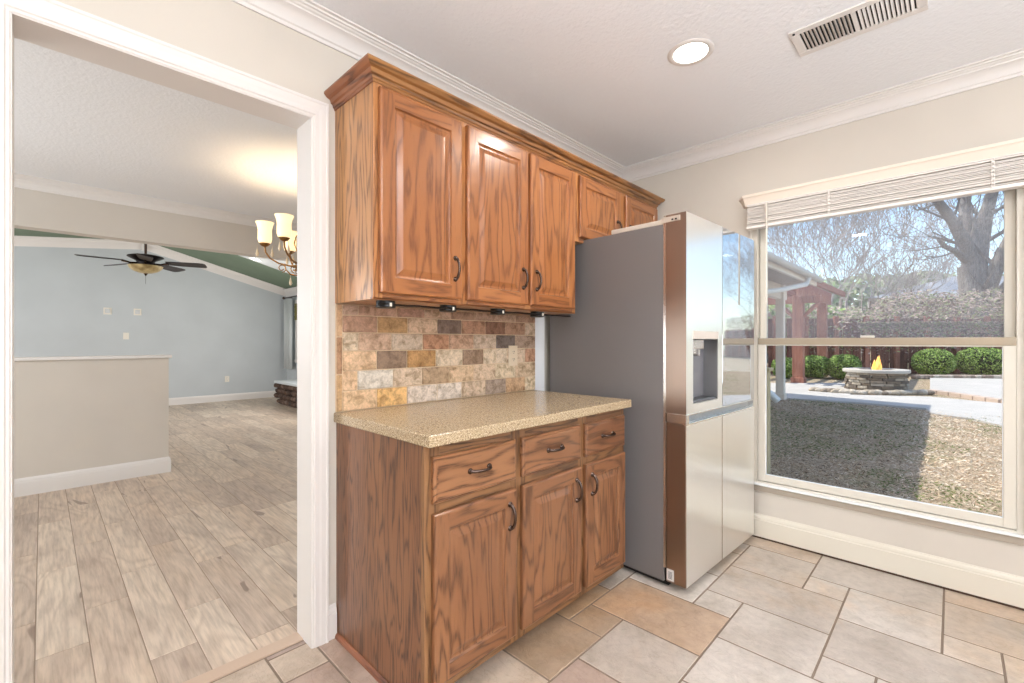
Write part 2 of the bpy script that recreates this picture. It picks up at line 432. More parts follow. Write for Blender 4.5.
# wood-look plank floor of dining and living rooms
rects = []; PW = .1515
for k in range(-24, 30):
    x0 = -.0195+k*PW; off = {0: 2.493, 1: 2.803, 2: 2.18, 3: 2.48}.get(k, random.uniform(1.5, 3))
    L = .912; y = off-L*3
    while y < LY:
        r = clipr((x0, y, x0+PW, y+L), XW, LX, 1.952, LY)
        if r: rects.append(r)
        y += L
b = B(); lay = b.loops.layers.float_color.new('tint')
tiles_mesh(b, lay, rects, 0.0, .003, .0015, lambda x, y: (random.random(), random.random(), random.random()))
struct('floor_dining_and_living', b, PLANK)
b = B(); box(b, XW, LX, 1.885, LY, -.06, -.0016); struct('floor_plank_bed', b, paint('plank_grout', (156, 138, 122), .9))
b = B(); box(b, DX0, DX1+.004, 1.888, 1.95, -.0015, .004, .0015)
THR = paint('threshold_bullnose_tile', (196, 172, 152), .45, .06, .1, 60)
struct('trim_threshold', b, THR)

# ------------------------------------------------------------------ crown mouldings and skirting
def crown_prof(z=CH, h=.088, p=.088):
    pts = [(0, -h), (.008, -h), (.010, -h+.012), (.016, -h+.016), (.020, -h+.030), (.032, -h+.045), (.048, -h+.056),
           (.054, -h+.058), (.056, -h+.064), (.062, -h+.066), (.066, -h+.072), (.074, -h+.074), (.076, -h+.080), (p, -h+.082), (p, 0)]
    return [(o, z+dz) for o, dz in pts]
b = B()
sweep(b, crown_prof(), [(XL, WA, 0, -1), (WB, WA, -1, -1), (WB, YB, -1, 0)])
struct('trim_crown_kitchen', fixn(b), TRIM, smooth=True)
b = B(); sweep(b, crown_prof(), [(XL, BY0, 0, -1), (3.3, BY0, -1, -1), (3.3, WA+WT, -1, 1), (XL, WA+WT, 0, 1)])
struct('trim_crown_dining', fixn(b), TRIM, smooth=True)
# raking crown of living gable
b = B()
for (xa, xb_) in ((XW, PK-.01), (PK+.01, LX)):
    rings = []
    for x in (xa, xb_):
        z = zc(x)
        rings.append([b.verts.new((x, LY-o, z+dz)) for o, dz in [(0, -.15), (.014, -.15), (.02, -.13), (.03, -.12), (.07, -.055), (.08, -.05), (.085, -.03), (.10, -.02), (.10, .01)]])
    for j in range(8): b.faces.new((rings[0][j], rings[0][j+1], rings[1][j+1], rings[1][j]))
lz = zc(LX)
sweep(b, [(o, lz+dz) for o, dz in [(0, -.15), (.014, -.15), (.02, -.13), (.03, -.12), (.07, -.055), (.08, -.05), (.085, -.03), (.10, -.02), (.10, .0)]], [(LX, LY, -1, 0), (LX, BY1, -1, 0)])
struct('trim_crown_living', fixn(b), TRIM, smooth=True)
b = B(); box(b, PK-.035, PK+.035, LY-.11, LY, ZP-.17, ZP, .01); struct('trim_crown_living_peak_block', b, TRIM)
def base_prof(h=.135, t=.016):
    return [(0, 0), (t, 0), (t, h-.034), (t-.003, h-.030), (t-.003, h-.022), (t-.006, h-.012), (.005, h-.004), (.004, h), (0, h)]
b = B(); sweep(b, base_prof(), [(WB, WA, -1, 0), (WB, YB, -1, 0)]); o = struct('baseboard_window_side', fixn(b), TRIM2)
o.location.z = .012
b = B(); box(b, WB-.012, WB, YB, WA, 0, .012); SHO = paint('dark_floor_caulk', (74, 54, 42), .8, .1); struct('trim_floor_gap', b, SHO)
b = B(); sweep(b, base_prof(), [(.803, WA, 0, -1), (.836, WA, 0, -1)]); struct('baseboard_cabinet_side', fixn(b), TRIM)
b = B(); sweep(b, base_prof(.14), [(XL, BY0, 0, -1), (.815, BY0, 1, -1), (.815, BY1, 1, 1), (XL, BY1, 0, 1)]); struct('baseboard_half_wall', fixn(b), TRIM)
b = B(); sweep(b, base_prof(.14), [(XW, LY, 0, -1), (LX, LY, -1, -1), (LX, BY1, -1, 0)]); struct('baseboard_living', fixn(b), TRIM)
b = B(); sweep(b, base_prof(.14), [(3.3, BY1, -1, 0), (3.3, WA+WT, -1, 1), (DX1+.08, WA+WT, 0, 1)]); struct('baseboard_dining', fixn(b), TRIM)

# opening jambs and casing (door_1 = cased opening)
b = B(); e = .010
box(b, DX1-.002, DX1+.001, WA-e, WA+WT+e, 0, DZ); box(b, DX0-.001, DX0+.002, WA-e, WA+WT+e, 0, DZ); box(b, DX0, DX1, WA-e, WA+WT+e, DZ-.002, DZ+.001)
struct('trim_opening_jamb', b, TRIM)
cp = [(0, 0), (.0, .011), (.004, .014), (.010, .014), (.014, .018), (.030, .018), (.040, .020), (.058, .020), (.062, .023), (.070, .023), (.074, .016), (.074, 0)]
def casing(sgn, name):
    b = B(); yw = WA if sgn < 0 else WA+WT; s_ = .9
    path = [(DX0, 0, -1, 0), (DX0, DZ, -1, 1), (DX1, DZ, 1, 1), (DX1, 0, 1, 0)]
    rings = [[b.verts.new((x+nx*o*s_, yw+sgn*t, z+nz*o)) for o, t in cp] for x, z, nx, nz in path]
    for a, c in zip(rings, rings[1:]):
        for j in range(len(cp)-1): b.faces.new((a[j], a[j+1], c[j+1], c[j]))
    struct(name, fixn(b), TRIM)
casing(-1, 'trim_casing_kitchen'); casing(1, 'trim_casing_dining')

# ------------------------------------------------------------------ cabinet builders
def door_bm(x0, x1, z0, z1, yf, t=.02, w=.058, ):
    """raised-panel door, front plane y = yf facing -Y; slots 0 vertical grain, 1 horizontal"""
    b = B()
    def ring(ins, dep):
        return [b.verts.new((x, yf+dep, z)) for x, z in ((x0+ins, z0+ins), (x1-ins, z0+ins), (x1-ins, z1-ins), (x0+ins, z1-ins))]
    def band(a, c, hz=(1, 0, 1, 0)):
        for k in range(4):
            f = b.faces.new((a[k], a[(k+1) % 4], c[(k+1) % 4], c[k])); f.material_index = hz[k]
    back = ring(0, t); r0 = ring(0, .006); r1 = ring(.003, .002); r2 = ring(.008, 0)
    b.faces.new(back[::-1]); band(back, r0); band(r0, r1); band(r1, r2)
    # flat frame with butt joints
    xi0, xi1, zi0, zi1, za, zb_ = x0+w, x1-w, z0+w, z1-w, z0+.008, z1-.008
    def q(xa, xb, z_a, z_b, mi): f = quad(b, [(xa, yf, z_a), (xb, yf, z_a), (xb, yf, z_b), (xa, yf, z_b)], mi)
    q(x0+.008, xi0, za, zb_, 0); q(xi1, x1-.008, za, zb_, 0); q(xi0, xi1, za, zi0, 1); q(xi0, xi1, zi1, zb_, 1)
    p0 = ring(w, 0); p1 = ring(w+.004, .007); p2 = ring(w+.009, .009); p3 = ring(w+.014, .009); p4 = ring(w+.036, .001); p5 = ring(w+.040, 0.0005)
    band(p0, p1); band(p1, p2, (0,)*4); band(p2, p3, (0,)*4); band(p3, p4, (0,)*4); band(p4, p5, (0,)*4); b.faces.new(p5)
    bmesh.ops.remove_doubles(b, verts=b.verts, dist=.00001); return fixn(b)
def drawer_bm(x0, x1, z0, z1, yf, t=.02):
    b = B()
    def ring(ins, dep): return [b.verts.new((x, yf+dep, z)) for x, z in ((x0+ins, z0+ins), (x1-ins, z0+ins), (x1-ins, z1-ins), (x0+ins, z1-ins))]
    rs = [ring(0, t), ring(0, .009), ring(.003, .006), ring(.007, .0055), ring(.011, .001), ring(.016, 0)]
    b.faces.new(rs[0]); b.faces.new(rs[-1])
    for a, c in zip(rs, rs[1:]):
        for k in range(4): b.faces.new((a[k], a[(k+1) % 4], c[(k+1) % 4], c[k]))
    return fixn(b)
def handle_bm(x, z, yf, vert=True, L=.088):
    b = B(); n = 12; pts = []; rad = []
    for i in range(n+1):
        t = i/n; s_ = (t-.5)*L; out = .006+.022*math.sin(math.pi*t)**.55
        pts.append((x, yf-out, z+s_) if vert else (x+s_, yf-out, z)); rad.append(.0066 - .0014*math.sin(math.pi*t))
    tube(b, pts, rad, 8)
    for s_ in (-L/2, L/2):
        c = Vector((x, yf, z+s_)) if vert else Vector((x+s_, yf, z))
        tube(b, [c+Vector((0, .0005, 0)), c-Vector((0, .003, 0)), c-Vector((0, .006, 0)), c-Vector((0, .009, 0))], [.0105, .0105, .0085, .005], 12)
    for f in b.faces: f.smooth = True
    return b
# ---- upper cabinet
UX0, UX1, UY, UZ0, UZ1 = .835, 2.062, 1.51, 1.362, 2.17
root = empty('upper_cabinet', (UX0, UY, UZ0))
tag(root, 'long oak wall cabinet with three raised-panel doors above the backsplash', 'cabinet')
b = B(); box(b, UX0, UX1, UY+.018, WA-.001, UZ0, UZ1); obj('body', b, OAKS, root)
b = B()
zz = lambda a, c, z0, z1, mi: box(b, a, c, UY, UY+.019, z0, z1, .001, mi, 1)
for a, c in ((UX0, .872), (1.228, 1.282), (1.648, 1.69), (2.03, UX1)): zz(a, c, UZ0, UZ1, 0)
for a, c in ((.872, 1.228), (1.282, 1.648), (1.69, 2.03)): zz(a, c, UZ0, UZ0+.04, 1); zz(a, c, UZ1-.06, UZ1, 1)
box(b, UX0-.002, UX1, UY, UY+.02, UZ0-.002, UZ0+.006, .001, 1, 1)
obj('face_frame', b, [OAKF, OAKH], root)
UD = [(.853, 1.237, 'R'), (1.268, 1.655, 'R'), (1.674, 2.040, 'L')]
for x0, x1, hs in UD:
    dz0 = UZ0+.022
    d = obj('door', door_bm(x0, x1, dz0, 2.135, UY-.021), [OAKV, OAKH], root)
    hx = x1-.04 if hs == 'R' else x0+.04
    h = obj('handle', handle_bm(hx, dz0+.125, UY-.021), BRONZE); h.parent = d
    # bring the handle into the door's frame
    for v in h.data.vertices: v.co = worldmat(root).inverted() @ v.co
# ---- cabinet over the refrigerator
OX0, OX1, OZ0 = 2.063, 3.035, 1.765
root = empty('cabinet_above_refrigerator', (OX0, UY, OZ0))
tag(root, 'short oak wall cabinet with two small doors above the refrigerator', 'cabinet')
b = B(); box(b, OX0, OX1, UY+.018, WA-.001, OZ0, UZ1); obj('body', b, OAKS, root)
b = B()
for a, c in ((OX0, 2.1), (2.505, 2.60), (2.995, OX1)): box(b, a, c, UY, UY+.019, OZ0, UZ1, .001, 0, 1)
for a, c in ((2.1, 2.505), (2.60, 2.995)): box(b, a, c, UY, UY+.019, OZ0, OZ0+.04, .001, 1, 1); box(b, a, c, UY, UY+.019, UZ1-.06, UZ1, .001, 1, 1)
obj('face_frame', b, [OAKF, OAKH], root)
for x0, x1, hs in ((2.088, 2.515, 'R'), (2.588, 3.012, 'L')):
    d = obj('door', door_bm(x0, x1, 1.79, 2.135, UY-.021, w=.055), [OAKV, OAKH], root)
    hx = x1-.04 if hs == 'R' else x0+.04
    h = obj('handle', handle_bm(hx, 1.79+.11, UY-.021), BRONZE); h.parent = d
    for v in h.data.vertices: v.co = worldmat(root).inverted() @ v.co
# ---- oak crown over the cabinets
b = B()
kp = [(-.004, 2.150), (.003, 2.150), (.005, 2.157), (.009, 2.160), (.011, 2.170), (.018, 2.174), (.022, 2.188), (.034, 2.192), (.042, 2.200), (.046, 2.205), (.046, 2.212), (-.004, 2.212)]
sweep(b, kp, [(UX0, WA-.001, -1, 0), (UX0, UY, -1, -1)], closed=True, mi=1)
sweep(b, kp, [(UX0, UY, -1, -1), (OX1-.012, UY, 1, -1)], closed=True, mi=0)
sweep(b, kp, [(OX1-.012, UY, 1, -1), (OX1-.012, WA-.001, 1, 0)], closed=True, mi=1)
bmesh.ops.translate(b, vec=(0, 0, .0), verts=b.verts)
o = obj('cabinet_crown_molding', fixn(b), [OAKC, OAKCY], loc=(UX0, UY, 2.15)); tag(o, 'dark oak crown moulding along the top of the wall cabinets', 'molding')

# ---- base cabinet
BX0, BX1, BY, BH = .84, 2.052, 1.20, .876
root = empty('base_cabinet', (BX0, BY, 0))
tag(root, 'oak base cabinet with three drawers above three raised-panel doors', 'cabinet')
b = B(); box(b, BX0, BX0+.018, BY+.018, WA-.001, 0, BH-.001); box(b, BX0+.018, BX1, BY+.018, WA-.001, .075, BH-.001); box(b, BX0+.018, BX1, BY+.075, WA-.001, 0, .075)
obj('body', b, LOS, root)
b = B()
for a, c in ((BX0, .90), (1.232, 1.312), (1.66, 1.728), (2.02, BX1)): box(b, a, c, BY, BY+.019, .062, BH-.001, .001, 0, 1)
for a, c in ((.90, 1.232), (1.312, 1.66), (1.728, 2.02)):
    for z0, z1 in ((.062, .12), (.625, .70), (.82, BH-.001)): box(b, a, c, BY, BY+.019, z0, z1, .001, 1, 1)
box(b, BX0, BX0+.03, BY, BY+.019, 0, .062, 0, 0)
obj('face_frame', b, [LOF, LOFH], root)
b = B(); box(b, BX0+.02, BX1, BY+.07, BY+.078, 0, .062); obj('toe_kick', b, LOFH, root)
BD = [(.866, 1.246, 'R'), (1.282, 1.662, 'R'), (1.700, 2.050-.012, 'L')]
for x0, x1, hs in BD:
    d = obj('drawer', drawer_bm(x0, x1, .686, .836, BY-.021), LOH, root)
    h = obj('handle', handle_bm((x0+x1)/2-.0, .765, BY-.021, False), BRONZE); h.parent = d
    for v in h.data.vertices: v.co = worldmat(root).inverted() @ v.co
    d = obj('door', door_bm(x0, x1, .098, .652, BY-.021), [LOV, LOH], root)
    hx = x1-.04 if hs == 'R' else x0+.04
    h = obj('handle', handle_bm(hx, .558, BY-.021), BRONZE); h.parent = d
    for v in h.data.vertices: v.co = worldmat(root).inverted() @ v.co
b = B(); sweep(b, [(0, 0), (.013, 0), (.013, .006), (.009, .014), (.003, .019), (0, .019)], [(BX0, WA-.001, -1, 0), (BX0, BY+.0, -1, 0)], closed=True)
obj('shoe_molding', fixn(b), BASEM, root)
# ---- countertop
b = B(); box(b, .828, 2.058, 1.158, WA-.001, .8765, .915, .005, 0, 3)
o = obj('countertop', b, COUNTER, loc=(.828, 1.158, .8765)); tag(o, 'speckled beige solid countertop lying on the oak base cabinet', 'countertop')

# ---- backsplash
rowsz = [(.9165, .9995), (.9995, 1.083), (1.083, 1.166), (1.166, 1.243), (1.243, 1.316), (1.316, 1.360)]
RC = [
 ([.862, 1.018, 1.172, 1.344, 1.497, 1.662, 1.819, 1.978, 2.07], [(222, 188, 150), (228, 184, 124), (222, 206, 190), (232, 218, 204), (216, 192, 166), (178, 158, 142), (208, 172, 136), (232, 212, 182)]),
 ([.862, .927, 1.1, 1.255, 1.416, 1.578, 1.737, 1.895, 2.07], [(222, 188, 152), (220, 210, 196), (214, 190, 164), (182, 154, 124), (220, 190, 156), (220, 194, 166), (226, 206, 176), (214, 188, 158)]),
 ([.862, 1.018, 1.172, 1.335, 1.503, 1.649, 1.741, 1.828, 1.978, 2.07], [(224, 190, 154), (142, 118, 98), (184, 142, 94), (222, 202, 176), (156, 130, 108), (224, 204, 178), (226, 206, 182), (220, 196, 170), (196, 152, 124)]),
 ([.862, .932, 1.09, 1.258, 1.416, 1.578, 1.741, 1.895, 2.07], [(218, 198, 172), (206, 174, 148), (204, 184, 162), (188, 142, 112), (200, 164, 138), (208, 186, 164), (126, 112, 104), (184, 158, 138)]),
 ([.862, 1.021, 1.175, 1.344, 1.497, 1.662, 1.813, 1.978, 2.07], [(188, 150, 126), (190, 152, 108), (216, 186, 158), (134, 114, 102), (190, 148, 122), (146, 110, 90), (182, 146, 122), (214, 190, 166)]),
 ([.862, .932, 1.12, 1.27, 1.43, 1.585, 1.75, 1.9, 2.07], [(196, 166, 146), (196, 160, 138), (190, 152, 132), (206, 176, 152), (176, 144, 122), (190, 160, 140), (200, 172, 150), (186, 154, 132)])]
root = empty('tile_backsplash', (.836, WA, .916)); tag(root, 'tumbled travertine brick-pattern backsplash between counter and wall cabinet', 'backsplash')
b = B(); box(b, .836, 2.07, WA-.007, WA-.0005, .9155, 1.361); obj('grout', b, GROUTB, root)
b = B(); lay = b.loops.layers.float_color.new('tint')
def wtile(x0, x1, z0, z1, c, th=.012):
    t = B(); g = .0022; box(t, x0+g, x1-g, WA-th, WA-.003, z0+g, z1-g, .0022, 0, 1)
    c = lin(c); mp = {}
    for v in t.verts: mp[v] = b.verts.new(v.co)
    for f in t.faces:
        nf = b.faces.new([mp[v] for v in f.verts])
        for l in nf.loops: l[lay] = (*c, 1)
    t.free()
for (z0, z1), (xs, cs) in zip(rowsz, RC):
    for i, c in enumerate(cs): wtile(xs[i], xs[i+1], z0, z1, c)
for z0, z1, c in ((.9165, 1.07, (196, 160, 118)), (1.07, 1.225, (176, 136, 104)), (1.225, 1.36, (208, 170, 134))): wtile(.836, .862, z0, z1, c, .013)
obj('tiles', b, TRAV, root)
# painted filler strip between backsplash and fridge
FIL = paint('pale_filler_paint', (226, 228, 232), .4, .01)
b = B(); box(b, 2.07, 2.16, WA-.006, WA, .9, 1.77); struct('trim_filler_strip', b, FIL)
# outlet on backsplash
def outlet(name, x, y, z, label, cat, facing=-1, group=None, kindp='outlet', m=WHITEP, w=.07, h=.115):
    r = empty(name, (x, y, z)); tag(r, label, cat, group)
    b = B(); box(b, x-w/2, x+w/2, y-.006, y, z-h/2, z+h/2, .0025); obj('cover_plate', b, m, r)
    if kindp == 'outlet':
        for s_ in (-1, 1):
            b = B(); box(b, x-.017, x+.017, y-.009, y-.005, z+s_*.021-.0145, z+s_*.021+.0145, .003); c = obj('socket', b, m, r)
            b = B()
            for dx in (-.006, .006): box(b, x+dx-.0012, x+dx+.0012, y-.0096, y-.0088, z+s_*.021-.002, z+s_*.021+.007)
            box(b, x-.002, x+.002, y-.0096, y-.0088, z+s_*.021-.010, z+s_*.021-.006); sl_ = obj('slots', b, BLACKP, r)
    elif kindp == 'switch':
        b = B(); box(b, x-.006, x+.006, y-.016, y-.005, z-.012, z+.012, .002); obj('toggle', b, m, r)
    elif kindp == 'thermostat':
        b = B(); box(b, x-w*.3, x+w*.3, y-.02, y-.005, z-h*.3, z+h*.3, .004); obj('display', b, paint('pale_grey_display', (206, 208, 208), .4), r)
    return r
outlet('power_outlet', 1.871, WA-.012, 1.125, 'cream power outlet set in the travertine backsplash', 'outlet', m=paint('cream_outlet_plastic', (222, 206, 182), .4))

# ---- under-cabinet pucks and cord
for i, (x, lab) in enumerate(((.915, 'black puck light under the wall cabinet, nearest the doorway'), (1.214, 'black puck light under the wall cabinet, second from the doorway'),
                 (1.512, 'black puck light under the wall cabinet, third from the doorway'), (1.80, 'black puck light under the wall cabinet, closest to the refrigerator'))):
    r = empty('puck_light', (x, 1.56, 1.3615)); tag(r, lab, 'light', 'puck lights under the wall cabinet')
    b = B(); lathe(b, [(.033, 1.3615), (.036, 1.360), (.036, 1.346), (.038, 1.343), (.038, 1.338), (.034, 1.334), (.028, 1.333)], x, 1.56, 24); fixn(b)
    obj('housing', b, BLACKP, r, smooth=True)
    b = B(); box(b, x-.006, x+.003, 1.519, 1.523, 1.338, 1.352, .001); obj('clip', b, MATS['white_plastic'], r)
b = B(); pts = []
for i in range(40):
    x = .86+i*(2.04-.86)/39; pts.append((x, 1.528+.001*math.sin(i*.9), 1.3455+.0008*math.sin(i*1.3)))
tube(b, pts, .0045, 6); o = obj('black_cable', b, BLACKP, loc=(.86, 1.585, 1.36), smooth=True); tag(o, 'black cord strung between the puck lights under the cabinet', 'cable')

# ------------------------------------------------------------------ refrigerator
FR = empty('refrigerator', (2.117, .905, 0), math.radians(-2.4)); tag(FR, 'stainless side-by-side refrigerator with ice dispenser and mirrored upper door', 'refrigerator')
FW = .895
def fobj(name, bm, m, parent=FR, **k): return obj(name, bm, m, parent, local=True, **k)
b = B(); box(b, 0, FW, .115, .86, .03, 1.782, .004, 0, 2); fobj('case', b, FSIDE)
b = B(); box(b, .012, FW-.012, .1, .12, .035, 1.77); fobj('gasket', b, DARKM)
b = B(); box(b, -.0005, .010, .104, .116, .10, 1.79); fobj('side_trim_strip', b, metal('side_strip_bright', (214, 210, 206), .25))
b = B(); box(b, .02, FW-.02, .10, .75, .008, .034); fobj('kick_base', b, DARKM)
for x in (.04, FW-.06):
    b = B(); lathe(b, [(.016, .0), (.016, .012), (.01, .014), (.01, .03)], x+.01, .13, 14); fixn(b); fobj('foot', b, BLACKP)
SPL = .418
def fdoor(name, x0, x1, z0, z1, m, cut=None):
    b = B(); box(b, x0, x1, 0, .103, z0, z1, .006, 0, 3)
    for f in b.faces:
        f.normal_update()
        if abs(f.normal.x) > .7: f.material_index = 1
    return fobj(name, b, [m, STEELS])
fdoor('lower_left_door', 0, SPL-.002, .035, .812, STEEL); fdoor('lower_right_door', SPL+.002, FW, .035, .812, STEEL)
# upper-left door with dispenser opening
dx0, dx1, dzb, dzt = .072, .360, .905, 1.218
b = B(); U0, U1 = .858, 1.822
xs = [0, dx0, dx1, SPL-.002]; zs = [U0, dzb, dzt, U1]
box(b, 0, dx0, 0, .103, U0, U1); box(b, dx1, SPL-.002, 0, .103, U0, U1); box(b, dx0, dx1, 0, .103, U0, dzb); box(b, dx0, dx1, 0, .103, dzt, U1)
bmesh.ops.remove_doubles(b, verts=b.verts, dist=1e-5)
dd = [f for f in b.faces if False]
for f in b.faces:
    f.normal_update()
    if abs(f.normal.x) > .7 and f.calc_center_median().x < .001: f.material_index = 1
ld = fobj('upper_left_door', b, [STEEL, STEELS])
b = B(); box(b, dx0, dx1, .006, .075, dzb, dzt)
DSP = metal('dispenser_grey', (132, 132, 138), .3, .3)
for f in list(b.faces):
    f.normal_update()
    if f.normal.y < -.9: b.faces.remove(f)
bmesh.ops.reverse_faces(b, faces=b.faces); o = fobj('dispenser_recess', b, DSP, ld)
b = B(); box(b, dx0-.004, dx1+.004, -.002, .004, dzt, dzt+.04, .001); fobj('dispenser_panel', b, metal('dispenser_panel_pale', (226, 212, 202), .25, .2), ld)
b = B(); box(b, dx0+.02, dx0+.15, .012, .07, dzt-.05, dzt-.001, .006); box(b, dx0+.03, dx0+.075, .015, .06, dzt-.075, dzt-.045, .006); box(b, dx0+.095, dx0+.125, .02, .05, dzt-.085, dzt-.045, .008); fobj('dispenser_spout', b, metal('spout_silver', (200, 196, 196), .25, .7), ld)
b = B(); box(b, dx0+.008, dx0+.03, .05, .07, dzb+.02, dzt-.08, .004); fobj('dispenser_paddle', b, BLACKP, ld)
b = B(); box(b, dx0+.01, dx1-.01, .006, .07, dzb+.0005, dzb+.012, .003); fobj('drip_tray', b, metal('tray_grey', (110, 110, 114), .3, .5), ld)
# upper-right mirrored door
b = B(); box(b, SPL+.002, FW, .004, .103, U0, U1, .003, 0, 2); rd = fobj('upper_right_door', b, STEELS)
b = B(); box(b, SPL+.004, FW-.002, .0, .0042, U0+.002, U1-.002, .0008, 0, 1); fobj('mirror_panel', b, MIRROR, rd)
# pocket handles
b = B(); box(b, .03, FW-.006, .03, .1, .812, .86); HND = metal('handle_pocket', (176, 178, 180), .4, .6); fobj('handle_channel', b, HND)
b = B(); box(b, -.001, .03, -.001, .1, .812, .8585, .002); box(b, 0, FW, -.001, .012, .806, .815, .001); box(b, FW-.02, FW, 0, .1, .812, .8585, .002); box(b, 0, FW, 0.0, .02, .852, .8585, .001); fobj('handle_trim', b, metal('handle_trim_bright', (225, 225, 222), .2))
b = B(); box(b, .001, .10, .10, .42, 1.782, 1.806, .004); fobj('hinge_cover', b, metal('hinge_cover_pale', (205, 196, 184), .4, .1))
b = B(); box(b, .012, .06, .045, .12, 1.8215, 1.83, .003); box(b, -.003, .05, .03, .125, 1.786, 1.812, .002); fobj('hinge', b, metal('hinge_metal', (198, 188, 176), .35, .3))
b = B()
for y_ in (.050, .068): box(b, -.0042, -.0028, y_-.005, y_+.005, 1.792, 1.800, .001, 0, 1)
fobj('hinge_screws', fixn(b), BLACKP)
b = B(); box(b, -.0008, .0, .062, .098, .045, .10); st_ = fobj('energy_sticker', b, metal('sticker_white', (226, 224, 220), .6, 0))
b = B()
for k in range(6): box(b, -.0012, -.0008, .070, .090, .055+k*.006, .058+k*.006)
fobj('sticker_print', b, metal('sticker_grey_print', (110, 110, 114), .7, 0), st_)

# ------------------------------------------------------------------ kitchen window
win = B()
fx0, fx1 = 3.05, 3.19
def wframe(b, ya, yb, za, zb_, t, x0, x1, bev=.002):
    box(b, x0, x1, ya, ya+t, za, zb_, bev, 0, 1); box(b, x0, x1, yb-t, yb, za, zb_, bev, 0, 1)
    box(b, x0, x1, ya+t, yb-t, za, za+t, bev, 0, 1); box(b, x0, x1, ya+t, yb-t, zb_-t, zb_, bev, 0, 1)
VIN = metal('vinyl_frame', (216, 210, 198), .35, 0); VINW = metal('vinyl_white_bead', (240, 242, 244), .35, 0); RAILM = metal('meeting_rail', (168, 154, 134), .35, .2)
units = [(-.245, .905, 'window_1'), (-1.42, -.31, 'window_2')]
for ya, yb, nm in units:
    b = B(); wframe(b, ya, yb, WZ0, WZ1, .038, fx0+.02, fx1); box(b, fx0, fx0+.03, ya, ya+.012, WZ0, WZ1); box(b, fx0, fx0+.03, yb-.012, yb, WZ0, WZ1)
    w = struct(nm, b, VIN)
    yl, yh = ya+.038, yb-.041
    b = B(); wframe(b, yl, yh, .352, 1.222, .041, 3.072, 3.104)
    ls = obj('lower_sash', b, VIN, w)
    b = B(); wframe(b, yl+.036, yh-.036, .388, 1.19, .008, 3.076, 3.09, .001); obj('glazing_bead', b, VINW, ls)
    b = B(); box(b, 3.068, 3.106, yl, yh, 1.187, 1.226, .004); obj('meeting_rail', b, RAILM, ls)
    b = B(); box(b, 3.084, 3.088, yl+.04, yh-.04, .392, 1.19); obj('pane', b, GLASS, ls)
    b = B(); wframe(b, yl, yh, 1.185, 2.01, .036, 3.112, 3.144)
    us = obj('upper_sash', b, VIN, w)
    b = B(); box(b, 3.126, 3.130, yl+.035, yh-.035, 1.22, 1.975); obj('pane', b, GLASSH, us)
    b = B(); box(b, 3.06, 3.09, (yl+yh)/2-.03, (yl+yh)/2+.03, 1.226, 1.238, .004); obj('sash_lock', b, VIN, ls)
b = B(); box(b, 3.055, 3.19, -.31, -.245, WZ0, WZ1, .002); struct('window_3', b, VIN)['kind'] = 'structure'
b = B(); box(b, 3.045, 3.10, WY0-.02, WY1+.01, .326, .337, .003); struct('trim_window_stool', b, VINW)
b = B(); box(b, 3.058, 3.07, WY0-.02, WY1+.01, .290, .326); struct('trim_window_apron', b, paint('apron_painted_shadow', (168, 156, 142), .6))  # apron strip, its grey paints in the shadow under the stool
# valance and blind
b = B(); vp = [(0, 2.040), (.030, 2.040), (.034, 2.044), (.040, 2.060), (.052, 2.085), (.060, 2.092), (.060, 2.106), (0, 2.106)]
sweep(b, vp, [(WB, .914, 0, 1), (WB, .914, -1, .35), (WB, -1.5, -1, -.35), (WB, -1.5, 0, -1)], closed=True, cap=False)
VAL = paint('valance_paint', (238, 226, 212), .4, .01)
o = obj('window_valance', fixn(b), VAL, loc=(WB, -.3, 2.04)); tag(o, 'cream moulded valance board above the window blind', 'valance')
BLW = paint('blind_slat_vinyl', (244, 238, 232), .45, .02)
root = empty('window_blind', (3.03, -.28, 2.04)); tag(root, 'raised cream horizontal slat blind gathered at the top of the window', 'blind')
b = B(); z = 1.912; k = 0
while z < 2.034:
    dy = random.uniform(-.003, .003); dx = random.uniform(-.003, .003); tl = random.uniform(-.0015, .0015)
    box(b, 2.998+dx, 3.048+dx, -1.45+dy, .905+dy, z+tl, z+.0038+tl, .001, 0, 1)
    z += .0062 if k % 5 else .0095; k += 1
obj('slats', b, BLW, root)
b = B(); box(b, 2.996, 3.05, -1.455, .908, 1.892, 1.908, .003); obj('bottom_rail', b, BLW, root)
b = B(); box(b, 3.0, 3.062, -1.45, .905, 2.036, 2.04); obj('head_rail', b, BLW, root)
for y_ in (.80, .487, -.13, -.75):
    b = B()
    for i in range(7): box(b, 2.992, 2.997, y_-.006, y_+.006, 1.90+i*.019, 1.903+i*.019+.006, .001)
    tube(b, [(2.992, y_-.004, 2.035), (2.992, y_-.004, 1.897)], .0014, 5); tube(b, [(2.992, y_+.004, 2.035), (2.991, y_+.004, 1.897)], .0014, 5)
    obj('ladder_cord', b, BLW, root)
b = B(); tube(b, [(2.984, .793, 2.03), (2.980, .792, 1.8), (2.978, .792, 1.43)], [.004, .005, .0055], 8); obj('tilt_wand', b, WHITEP, root, smooth=True)

